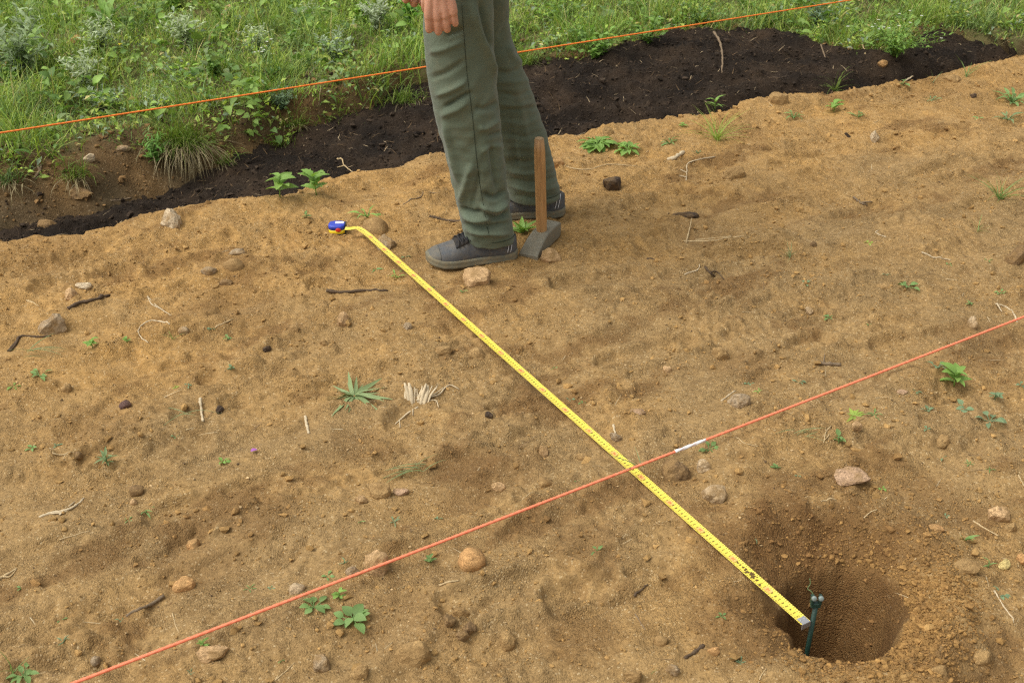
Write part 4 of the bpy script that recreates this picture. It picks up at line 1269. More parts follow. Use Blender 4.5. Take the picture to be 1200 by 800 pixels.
body_me = remesh(join_geo(bodyp), .0024, 2, .10)
bv = np.empty(len(body_me.vertices) * 3, np.float32); body_me.vertices.foreach_get('co', bv)
body_me.vertices.foreach_set('co', (bv.reshape(-1, 3) - PO).astype(np.float32).ravel()); body_me.update(); body_me.name = 'body'
body = link('body', body_me, M['skin'], person)
M['eye'] = plain('eye', (0.05, 0.035, 0.03), .2, .5)
for sg in (-1, 1):
    bm = bmesh.new(); bmesh.ops.create_uvsphere(bm, u_segments=14, v_segments=8, radius=.0115, matrix=Matrix.Translation(Vector(hc + [-.083, sg * .031, .012] - PO)))
    link('eye', bm_mesh('eye', bm, True), M['eye'], body)
hair = remesh(join_geo([loft([ell_ring(hc + [.012, 0, z], a, b, 28) for z, a, b in ((-.05, .04, .055), (.0, .092, .082), (.05, .098, .084), (.09, .078, .066), (.12, .04, .035), (.13, .012, .012))])]), .005, 3)
hv_ = np.empty(len(hair.vertices) * 3, np.float32); hair.vertices.foreach_get('co', hv_); hv_ = hv_.reshape(-1, 3) - PO
hair.vertices.foreach_set('co', hv_.astype(np.float32).ravel()); hair.name = 'hair'
link('hair', hair, M['hair'], person)
jk = [loft([ell_ring((HIPX + dx, 3.13, z), a, b) for z, a, b, dx in ((.93, .150, .198, 0), (1.0, .142, .19, 0), (1.15, .13, .17, 0), (1.3, .132, .19, .01), (1.42, .112, .20, .01), (1.485, .075, .10, .005), (1.50, .066, .07, 0))])]
jk.append(capsule_chain([SHN, elbow, wrist - dn * .055], [.078, .062, .046], 22)); jk.append(capsule_chain([SHF, felbow, fwrist - fdn * .055], [.078, .062, .046], 22))
jm = remesh(join_geo(jk), .009, 3)
jv = np.empty(len(jm.vertices) * 3, np.float32); jm.vertices.foreach_get('co', jv); jv = jv.reshape(-1, 3) - PO
jv += (.004 * pn(jv[:, 0] / .06 + jv[:, 1] * 9, jv[:, 2] / .05, 91))[:, None] * np.array([1, 1, .2])
jm.vertices.foreach_set('co', jv.astype(np.float32).ravel()); jm.name = 'jacket'
link('jacket', jm, M['shirt'], person)

# shoes
def shoe(heel, toe, label=None):
    d = toe - heel; d[2] = 0; L = np.linalg.norm(d); d /= L; s = np.array([-d[1], d[0], 0])
    z0 = max(drop(*(heel + d * L * q)[:2]) for q in (.1, .4, .7)) - .004
    O = heel * [1, 1, 0] + UPV * z0 - PO
    q = np.linspace(0, 1, 34)
    tb = [0, .02, .06, .15, .3, .45, .6, .72, .84, .93, .98, 1]
    wl_ = np.interp(q, tb, [.010, .022, .031, .037, .036, .036, .042, .048, .046, .036, .020, .008])
    hh = np.interp(q, [0, .04, .12, .25, .38, .5, .62, .74, .86, .94, .98, 1], [.066, .074, .080, .090, .094, .086, .070, .058, .050, .043, .034, .024])
    zs = np.interp(q, [0, .1, .6, .85, 1], [.004, 0, 0, .004, .015])      # toe spring
    sole_t = .021
    def upper(a0, a1, grow, name, mat, parent, th0=0.0, th1=math.pi, n=26, rows=None):
        qq = np.linspace(a0, a1, rows or 30); rings = []
        for u in qq:
            w = np.interp(u, q, wl_) + grow; h = np.interp(u, q, hh) + grow; zb = np.interp(u, q, zs) + sole_t * .7
            th = np.linspace(th0, th1, n)
            y = np.sign(np.cos(th)) * np.abs(np.cos(th)) ** .75 * w * (1 - .28 * np.sin(th) ** 2 * (u < .55)); z = zb + np.maximum(0, h - zb) * np.abs(np.sin(th)) ** .72
            rings.append(O + d * (u * L) + y[:, None] * s + z[:, None] * UPV)
        closed = th0 == 0.0 and th1 == math.pi
        V = np.concatenate(rings); m = len(qq)
        i, j = np.meshgrid(np.arange(m - 1), np.arange(n - 1), indexing='ij'); b = (i * n + j).ravel()
        Q = np.stack([b, b + n, b + n + 1, b + 1], 1)
        if closed: Q = np.concatenate([Q, np.stack([np.arange(m - 1) * n, np.arange(m - 1) * n + n - 1, np.arange(1, m) * n + n - 1, np.arange(1, m) * n], 1)])
        ob = link(name, mesh_np(name, V, None, Q), M[mat], parent)
        so = ob.modifiers.new('t', 'SOLIDIFY'); so.thickness = .0018; so.offset = 0
        return ob
    sh = upper(0, 1, 0, 'shoe', 'shoe', person, rows=40)
    if label: sh['label'] = label
    upper(.87, .998, .0010, 'toe_cap', 'shoe_rubber', sh, rows=14)
    upper(.0, .16, .0012, 'heel_counter', 'shoe_rubber', sh, 0.0, math.pi, rows=10) if False else None
    upper(.44, .70, .0035, 'tongue', 'lace', sh, math.radians(52), math.radians(128), 14, 12)
    # sole
    rings = []
    out = np.concatenate([np.stack([q, wl_ + .004], 1), np.stack([q[::-1], -(wl_[::-1] + .004)], 1)])
    for zz_, gr in ((0, -.004), (.004, 0), (sole_t * .55, .001), (sole_t * .62, -.0008), (sole_t * .7, .0008), (sole_t, 0)):
        rings.append(np.array([O + d * (u * L + (u - .5) * .006) + s * (w + math.copysign(gr, w)) + UPV * (zz_ + np.interp(u, q, zs)) for u, w in out]))
    link('sole', geo_mesh('sole', loft(rings), True), M['sole'], sh)
    # laces
    for k in range(5):
        u = .46 + .047 * k
        for sg in (1, -1):
            pts = []
            for f in np.linspace(-1, 1, 9):
                uu = u + sg * f * .022
                th = math.pi / 2 + f * math.radians(40)
                w = np.interp(uu, q, wl_) + .006; h = np.interp(uu, q, hh) + .006 + .003 * (1 - f * f); zb = np.interp(uu, q, zs) + sole_t * .7
                yv = math.copysign(abs(math.cos(th)) ** .75, math.cos(th)) * w; zv = zb + (h - zb) * abs(math.sin(th)) ** .72
                pts.append(O + d * uu * L + s * yv + UPV * zv)
            link('lace', geo_mesh('lace', tube_geo(np.array(pts), .0028, 6)), M['lace'], sh)
    for sg in (1, -1):
        for k in (.05, .085):
            pts = []
            for zf in np.linspace(.12, .95, 8):
                w = np.interp(k + .04 * (1 - zf), q, wl_) + .002; h = np.interp(k, q, hh); zb = sole_t
                th = math.asin(min(1, zf ** (1 / .72)))
                pts.append(O + d * (k + .05 * (1 - zf)) * L + s * sg * (abs(math.cos(th)) ** .75 * w * (1 - .28 * math.sin(th) ** 2) + .001) + UPV * (zb + (h - zb) * zf))
            link('heel_stripe', geo_mesh('heel_stripe', tube_geo(np.array(pts), .0012, 5)), M['stripe'], sh)
    return sh
shoe(plane_pt(604.5, 298), plane_pt(501, 309), 'grey lace-up work shoe nearer the tape, dusty toe cap')
shoe(plane_pt(661, 248.5), plane_pt(566, 251), 'grey work shoe of the rear foot, half hidden behind the front leg')

# ------------------------------------------------------------------ grass and ground cover on the bank (stuff)
def st_xyz(s, t, fn=h_bank):
    x, y = to_xy(s, t); return np.stack([x, y, fn(x, y)], 1)
BARE = [(128, 26, .13), (105, 172, .10), (60, 14, .12), (85, 52, .10), (190, 3, .10), (140, 178, .09), (285, 12, .07), (230, 165, .05), (45, 235, .1), (690, 25, .05), (10, 80, .07), (430, 55, .05), (1175, 30, .12)]
BARE_W = [(*plane_pt(a, b, .05)[:2], r) for a, b, r in BARE]
def grass_sample(n, seed):
    g = np.random.default_rng(seed)
    s = g.uniform(-.3, 6.5, n); t = g.uniform(3.1, 7.4, n)
    P = st_xyz(s, t)
    d = t - t_back(s) + .03 * pn(s / .14, t / .14, 61)
    face = np.interp(s, [0, 1.0, 1.5, 1.9, 2.5, 4.6, 5.0], [.08, .06, -.12, -.17, -.16, -.08, .08])
    dens = sstep(-.02, .06, d - face - .04 + .06 * pn(s / .09, t / .09, 101))
    for cx, cy, r in BARE_W: dens *= .12 + .88 * sstep(.55, 1.15, np.hypot(P[:, 0] - cx, P[:, 1] - cy) / r + .3 * pn(s / .06, t / .06, 102))
    keep = (g.random(n) < dens) & in_view(P[:, 0], P[:, 1], P[:, 2] + .03, 90)
    return s[keep], t[keep], P[keep], (d - face)[keep], g
def ribbons(P, az, el, L, W, bend, tint, name, mat, rows=4):
    n = len(P)
    q = np.linspace(0, 1, rows)
    e = el[:, None] - bend[:, None] * q[None]            # the blade bows over along its length
    seg = L[:, None] / (rows - 1)
    dx = np.cos(e) * seg; dz = np.sin(e) * seg
    hx = np.concatenate([np.zeros((n, 1)), np.cumsum(dx[:, :-1], 1)], 1); hz = np.concatenate([np.zeros((n, 1)), np.cumsum(dz[:, :-1], 1)], 1)
    cx = P[:, 0, None] + np.cos(az)[:, None] * hx; cy = P[:, 1, None] + np.sin(az)[:, None] * hx; cz = P[:, 2, None] - .004 + hz
    w = W[:, None] * (1 - q[None] ** 1.6) * .5 + 1e-4
    tw = az + np.pi / 2 + rng.normal(size=n) * .5
    ox, oy = np.cos(tw)[:, None] * w, np.sin(tw)[:, None] * w
    A = np.stack([cx + ox, cy + oy, cz], -1); B = np.stack([cx - ox, cy - oy, cz], -1)
    V = np.stack([A, B], 2).reshape(-1, 3)                # n, rows, 2
    i = np.arange(rows - 1)
    q0 = np.stack([2 * i, 2 * i + 1, 2 * i + 3, 2 * i + 2], 1)
    Q = (q0[None] + (np.arange(n) * rows * 2)[:, None, None]).reshape(-1, 4)
    me_ = mesh_np(name, V, None, Q)
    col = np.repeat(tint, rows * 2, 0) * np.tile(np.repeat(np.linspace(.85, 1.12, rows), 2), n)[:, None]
    attr_c(me_, 'tint', col)
    return link(name, me_, mat)
GREENS = np.array([(0.135, 0.215, 0.034), (0.105, 0.18, 0.036), (0.185, 0.26, 0.042), (0.23, 0.285, 0.055), (0.10, 0.165, 0.045), (0.17, 0.23, 0.075), (0.33, 0.28, 0.11)])
def pick_tint(s, t, g, shift=0):
    n = len(s)
    a = pn(s / .5, t / .4, 111 + shift) + .5 * pn(s / .12, t / .1, 112) + g.normal(size=n) * .35
    k = np.clip(((a + 1.1) / 2.2 * 6), 0, 5).astype(int)
    k = np.where(g.random(n) < .06, 6, k)
    return GREENS[k] * g.uniform(1.05, 1.95, (n, 1))
s, t, P, d, g = grass_sample(145000, 21)
n = len(s)
tall = sstep(-.2, .5, pn(s / .35, t / .3, 121) + .4 * pn(s / .1, t / .1, 122))
L = (.045 + .125 * tall) * g.uniform(.5, 1.35, n)
az = g.uniform(0, 2 * np.pi, n)
edge = np.exp(-np.maximum(0, d - .03) / .06)
out = math.atan2(-ET[1], -ET[0])
az = np.where(g.random(n) < edge * .7, out + g.normal(size=n) * .7, az)
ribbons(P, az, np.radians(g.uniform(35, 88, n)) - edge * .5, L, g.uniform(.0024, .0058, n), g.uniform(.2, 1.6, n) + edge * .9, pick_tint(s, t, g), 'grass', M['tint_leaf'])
tag(bpy.data.objects['grass'], 'mixed green meadow grass covering the bank behind the trench', 'grass', kind='stuff')

def leaf_cloud(name, O, A, L, tint, kind, mat):
    V, Q = LEAF[kind] if isinstance(kind, str) else kind
    n = len(O); k = len(V)
    VV = np.einsum('nij,kj->nki', A * L[:, None, None], V) + O[:, None]
    QQ = (Q[None] + (np.arange(n) * k)[:, None, None]).reshape(-1, 4)
    me_ = mesh_np(name, VV.reshape(-1, 3), None, QQ)
    attr_c(me_, 'tint', np.repeat(tint, k, 0))
    return me_
def frames(az, el, roll):
    x = np.stack([np.cos(el) * np.cos(az), np.cos(el) * np.sin(az), np.sin(el)], 1)
    y = np.stack([-np.sin(az), np.cos(az), 0 * az], 1); z = np.cross(x, y)
    c, s_ = np.cos(roll)[:, None], np.sin(roll)[:, None]
    return np.stack([x, c * y + s_ * z, -s_ * y + c * z], 2)
SMALL = leaf_geo(.5, 'oval', .25, .2, 3)
s, t, P, d, g = grass_sample(110000, 22)
cl = pn(s / .22, t / .18, 131) + .4 * pn(s / .06, t / .06, 132)
k = g.random(len(s)) < sstep(-.15, .35, cl)
s, t, P = s[k], t[k], P[k]; n = len(s)
O = P.copy(); O[:, 2] += g.uniform(.0, .10, n) * sstep(0, .5, cl[k]) + .004
tint = pick_tint(s, t, g, 5) * np.array([1.1, 1.1, 1.1]); sil = g.random(n) < .13
tint[sil] = np.array([.24, .31, .2]) * g.uniform(.8, 1.2, (sil.sum(), 1))
me_ = leaf_cloud('ground_cover', O, frames(g.uniform(0, 6.28, n), np.radians(g.uniform(-15, 60, n)), g.normal(size=n) * .5), g.uniform(.012, .036, n), tint, SMALL, None)
tag(link('ground_cover', me_, M['tint_leaf']), 'low small leaved weeds growing between the grass of the bank', 'ground cover', kind='stuff')
s, t, P, d, g = grass_sample(26000, 26)
cl = pn(s / .30, t / .22, 135) + .5 * pn(s / .09, t / .08, 136)
k = g.random(len(s)) < sstep(.05, .5, cl)
s, t, P, cl = s[k], t[k], P[k], cl[k]; n = len(s)
O = P.copy(); O[:, 2] += g.uniform(.01, .13, n) * sstep(0, .6, cl) + .01
tint = np.array([[.16, .26, .055], [.21, .32, .07], [.12, .21, .05], [.19, .25, .10]])[np.clip(((pn(s / .25, t / .2, 137) + .8) * 2.5).astype(int), 0, 3)] * g.uniform(.85, 1.45, (n, 1))
me_ = leaf_cloud('broad_leaf_cover', O, frames(g.uniform(0, 6.28, n), np.radians(g.uniform(-20, 50, n)), g.normal(size=n) * .5), g.uniform(.025, .06, n), tint, leaf_geo(.48, 'toothed', .3, .18, 5), None)
tag(link('broad_leaf_cover', me_, M['tint_leaf']), 'broad leaved weeds massed between the grass of the bank', 'ground cover', kind='stuff')
# dry straw lying in the grass
s, t, P, d, g = grass_sample(2600, 23); n = len(s)
P[:, 2] += g.uniform(.005, .05, n)
ribbons(P, g.uniform(0, 6.28, n), np.radians(g.uniform(-5, 60, n)), g.uniform(.05, .16, n), g.uniform(.0015, .003, n), g.uniform(-.2, .7, n), np.array([.42, .34, .18]) * g.uniform(.6, 1.2, (n, 1)), 'dry_grass', M['tint_leaf'])
tag(bpy.data.objects['dry_grass'], 'dead straw coloured stalks mixed into the green bank', 'dry grass', kind='stuff')

# ------------------------------------------------------------------ single plants of the bank
def herb(name, px, py, wpx, hpx, style, label, cat='plant', seed=0, col=(0.1, 0.2, 0.05), n_stem=9, per=16, leafk='oval', lsize=.2, mat=None, flowers=0, fcol='petal', group=None):
    """px, py: foot of the plant; wpx, hpx: spread and height in the photo"""
    g = np.random.default_rng(int(px * 7 + py * 3 + seed))
    p = at(px, py); k = m_per_px(p)
    W, Hh = wpx * k / 2 * 1.15, hpx * k / math.cos(PITCH) * 1.05
    Os, As, Ls, stems, tips = [], [], [], [], []
    for i in range(n_stem):
        a = 2 * math.pi * (i + g.uniform(-.35, .35)) / n_stem; r = W * g.uniform(.25, 1.0)
        hh = Hh * g.uniform(.55, 1.0) * (1 - .35 * (r / W) ** 2)
        tip = np.array([math.cos(a) * r, math.sin(a) * r, hh]); mid = np.array([math.cos(a) * r * .35, math.sin(a) * r * .35, hh * .6])
        C = spline([np.zeros(3), mid, tip], 10); stems.append(tube_geo(C, np.linspace(.0016, .0008, 10), 4)); tips.append(tip)
        q = np.linspace(.08, 1, per) ** .9
        for u in q:
            o = np.array([np.interp(u * 9, np.arange(10), C[:, m]) for m in range(3)])
            aa = g.uniform(0, 6.28)
            Os.append(o); As.append(frame(sph(aa, math.radians(g.uniform(-5, 60))), g.normal() * .4)); Ls.append(lsize * (W + Hh) * g.uniform(.5, 1.0) * (1.1 - .4 * u))
    Os, As, Ls = np.array(Os), np.array(As), np.array(Ls)
    root = empty(name, p - np.array([0, 0, .005]))
    tint = np.array(col) * g.uniform(.85, 1.5, (len(Os), 1))
    link('foliage', leaf_cloud('foliage', Os, As, Ls, tint, leafk, None), mat or M['tint_leaf'], root)
    sm_me = geo_mesh('stems', join_geo(stems)); attr_c(sm_me, 'tint', np.tile(np.array(col) * .8, (len(sm_me.vertices), 1)))
    link('stems', sm_me, M['tint_leaf'], root)['kind'] = 'stuff'
    for f in range(flowers):
        tp = tips[f % len(tips)] * g.uniform(.7, 1.05) + np.array([g.normal() * W * .2, g.normal() * W * .2, .01 + .01 * g.random()])
        xs = [(tp, frame(sph(q * 6.283 / 5, .35)), .0085 * (1.3 if fcol != 'petal' else 1)) for q in range(5)]
        link('flower', geo_mesh('flower', bake('oval', xs)), M[fcol], root)
    tag(root, label, cat, group)
    return root
FEATHER = leaf_geo(.22, 'toothed', .15, .1, 7)
SIL = (0.40, 0.46, 0.29)
WORM = 'silvery wormwood clumps on the bank'
for a in [
    (28, 92, 100, 80, (0.25, 0.32, 0.17), 'large grey green feathery clump at the left end of the bank'),
    (118, 62, 52, 42, SIL, 'upright silver leaved clump below the broad dock leaves'),
    (102, 112, 56, 52, SIL, 'silver feathery clump left of the yellow flower'),
    (120, 130, 70, 28, (0.30, 0.37, 0.23), 'low silvery clump just above the orange string on the left'),
    (218, 58, 54, 44, SIL, 'round silver leaved clump under a wide pale green leaf'),
    (302, 62, 40, 32, SIL, 'small silvery clump with pale seed heads mid bank'),
    (444, 38, 44, 44, (0.34, 0.39, 0.26), 'tall grey feathery clump beside the hands'),
    (392, 70, 52, 36, (0.30, 0.37, 0.24), 'grey green clump in the open grass left of the legs'),
    (360, 30, 34, 26, SIL, 'small silver tuft high on the bank above the open grass'),
    (180, 128, 44, 22, (0.32, 0.39, 0.26), 'flat silvery clump under the string, above the overhanging tussock'),
    (330, 128, 50, 24, (0.16, 0.23, 0.13), 'dull grey green clump under the string, above the trench corner'),
    (958, 32, 50, 26, (0.19, 0.27, 0.19), 'bluish feathery clump left of the white flowers')]:
    herb('wormwood', a[0], a[1], a[2], a[3], '', a[5], 'wormwood', col=a[4], n_stem=17, per=26, leafk=FEATHER, lsize=.15, group=WORM)
LEAFY = 'leafy weeds on the bank'
for a in [
    (700, 68, 70, 34, (0.16, 0.27, 0.055), 'leafy weed patch below the string where the black heap begins', 'broad', .15),
    (760, 52, 70, 36, (0.15, 0.25, 0.05), 'leafy weed crossing the string above the black heap', 'oval', .15),
    (650, 30, 60, 28, (0.15, 0.26, 0.05), 'bright leafy weed right of the trouser legs at the top edge', 'oval', .15),
    (425, 26, 34, 28, (0.24, 0.36, 0.07), 'pale green lobed weed left of the tall grey clump', 'toothed', .22),
    (480, 28, 34, 30, (0.13, 0.28, 0.05), 'glossy green weed right behind the hand', 'broad', .2),
    (262, 34, 50, 32, (0.20, 0.30, 0.06), 'yellow green lobed weed beside the tan stone high on the bank', 'toothed', .18),
    (345, 8, 60, 24, (0.19, 0.30, 0.06), 'yellow green weed on the top edge above the open grass', 'toothed', .17),
    (252, 90, 26, 28, (0.20, 0.32, 0.08), 'single pale leafed sprig in the middle of the grass', 'toothed', .26),
    (15, 98, 44, 24, (0.2, 0.32, 0.05), 'bright green patch at the left frame edge above the string', 'lance', .25),
    (182, 190, 36, 36, (0.13, 0.26, 0.05), 'bright leafy weed at the foot of the overhanging tussock', 'lance', .22),
    (318, 95, 44, 26, (0.09, 0.18, 0.04), 'dark green weed under the pale seed heads', 'lance', .2),
    (205, 12, 44, 20, (0.22, 0.34, 0.07), 'pale green weed with wide leaves at the top beside a dark stalk', 'broad', .22),
    (820, 30, 60, 26, (0.14, 0.24, 0.06), 'leafy weed on the string just left of the twig in the black heap', 'oval', .14),
    (905, 30, 70, 26, (0.15, 0.26, 0.06), 'leafy weed right of the twig in the black heap', 'oval', .14),
    (560, 30, 40, 26, (0.12, 0.22, 0.05), 'weed partly hidden behind the trouser legs', 'oval', .16),
    (870, 10, 60, 22, (0.17, 0.27, 0.06), 'yellow green weed at the top edge above the string', 'lance', .2)]:
    herb('leafy_weed', a[0], a[1], a[2], a[3], '', a[4+1], 'weed', col=a[4], n_stem=11, per=9, leafk=a[6], lsize=a[7], group=LEAFY)
herb('flowering_weed', 1048, 66, 120, 44, '', 'green cushion with small white flowers spilling onto the black soil', 'flowering weed', col=(0.15, 0.26, 0.05), n_stem=26, per=14, leafk='lance', lsize=.10, flowers=14)
herb('flowering_weed', 133, 74, 24, 26, '', 'small weed carrying one yellow flower among silver clumps', 'flowering weed', col=(0.14, 0.24, 0.05), n_stem=5, per=6, leafk='lance', lsize=.25, flowers=1, fcol='yellow_petal')
herb('flowering_weed', 312, 78, 30, 26, '', 'weed with pale whitish seed heads mid bank', 'flowering weed', col=(0.1, 0.18, 0.06), n_stem=8, per=7, leafk='lance', lsize=.2, flowers=9)
# the big dock plant: each leaf a part
pd = at(128, 30); kd = m_per_px(pd)
dock = tag(empty('dock_plant', pd - np.array([0, 0, .004])), 'dock plant with long broad glossy leaves at the top left', 'dock plant')
leaves_on(dock, 'dock', 'bright', [(np.zeros(3), frame(sph(math.radians(a), math.radians(e)), r), l * kd) for a, e, r, l in ((165, 28, .5, 52), (120, 60, .2, 46), (75, 68, -.3, 48), (40, 55, -.3, 42), (-10, 22, -.6, 40), (-40, 14, .3, 36), (205, 12, .2, 44), (230, 25, -.2, 34), (100, 40, .2, 44))])
leaves_on(dock, 'dock', 'mid', [(np.zeros(3), frame(sph(math.radians(a), math.radians(e)), r), l * kd) for a, e, r, l in ((190, 18, .2, 44), (-20, 35, .1, 36), (140, 35, .2, 40))])

def tussock(px, py, label, nb, Lpx, dry=0, spread=.03, lean=None, col=0, name='grass_tussock'):
    g = np.random.default_rng(int(px + py * 5)); p = at(px, py); k = m_per_px(p); L0 = Lpx * k
    root = empty(name, p)
    P = np.stack([g.normal(size=nb) * spread, g.normal(size=nb) * spread * .6, np.zeros(nb)], 1)
    az = g.uniform(0, 6.28, nb)
    if lean is not None: az = np.where(g.random(nb) < .5, math.radians(lean) + g.normal(size=nb) * .6, az)
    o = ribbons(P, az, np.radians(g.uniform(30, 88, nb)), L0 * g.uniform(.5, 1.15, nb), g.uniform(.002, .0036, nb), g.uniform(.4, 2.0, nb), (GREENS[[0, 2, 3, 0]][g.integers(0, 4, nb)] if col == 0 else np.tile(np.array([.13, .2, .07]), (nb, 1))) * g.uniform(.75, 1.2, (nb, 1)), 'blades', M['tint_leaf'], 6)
    o.parent = root; o['kind'] = 'stuff'
    if dry:
        P = np.stack([g.normal(size=dry) * spread, g.normal(size=dry) * spread * .5 - .01, np.zeros(dry)], 1)
        az = math.radians(-65) + g.normal(size=dry) * .55
        o = ribbons(P, az, np.radians(g.uniform(-10, 45, dry)), L0 * g.uniform(.6, 1.25, dry), g.uniform(.0018, .0034, dry), g.uniform(1.0, 2.3, dry), np.array([[.40, .33, .18]]) * g.uniform(.55, 1.2, (dry, 1)), 'dry_blades', M['tint_leaf'], 6)
        o.parent = root; o['kind'] = 'stuff'
    return tag(root, label, 'grass tuft')
tussock(213, 170, 'big grass tussock with dead blades hanging down into the trench', 420, 56, 190, .05, -70)
tussock(88, 206, 'small grass tuft hanging over the bare bank face below a pale stone', 110, 34, 24, .03, -80)
tussock(6, 212, 'broad dark grass tuft on the bank face at the left frame edge', 90, 34, 18, .03, -60, 1)
tussock(262, 190, 'thin grass tuft drooping right of the big tussock', 60, 26, 14, .02, -60)
tussock(328, 172, 'little tuft with straw at the corner of the black soil', 50, 20, 18, .02, -70)
tussock(618, 76, 'bright grass tuft just right of the trouser leg at the edge of the black heap', 120, 36, 4, .02, 80)
tussock(345, 145, 'ragged tuft on the bank edge above the trench corner', 90, 26, 10, .03, -70)
tussock(475, 118, 'grass tuft at the bank edge left of the knee', 130, 30, 6, .04, -80)
tussock(978, 106, 'grass tuft standing in the black soil at its sandy edge', 26, 34, 0, .008, None)

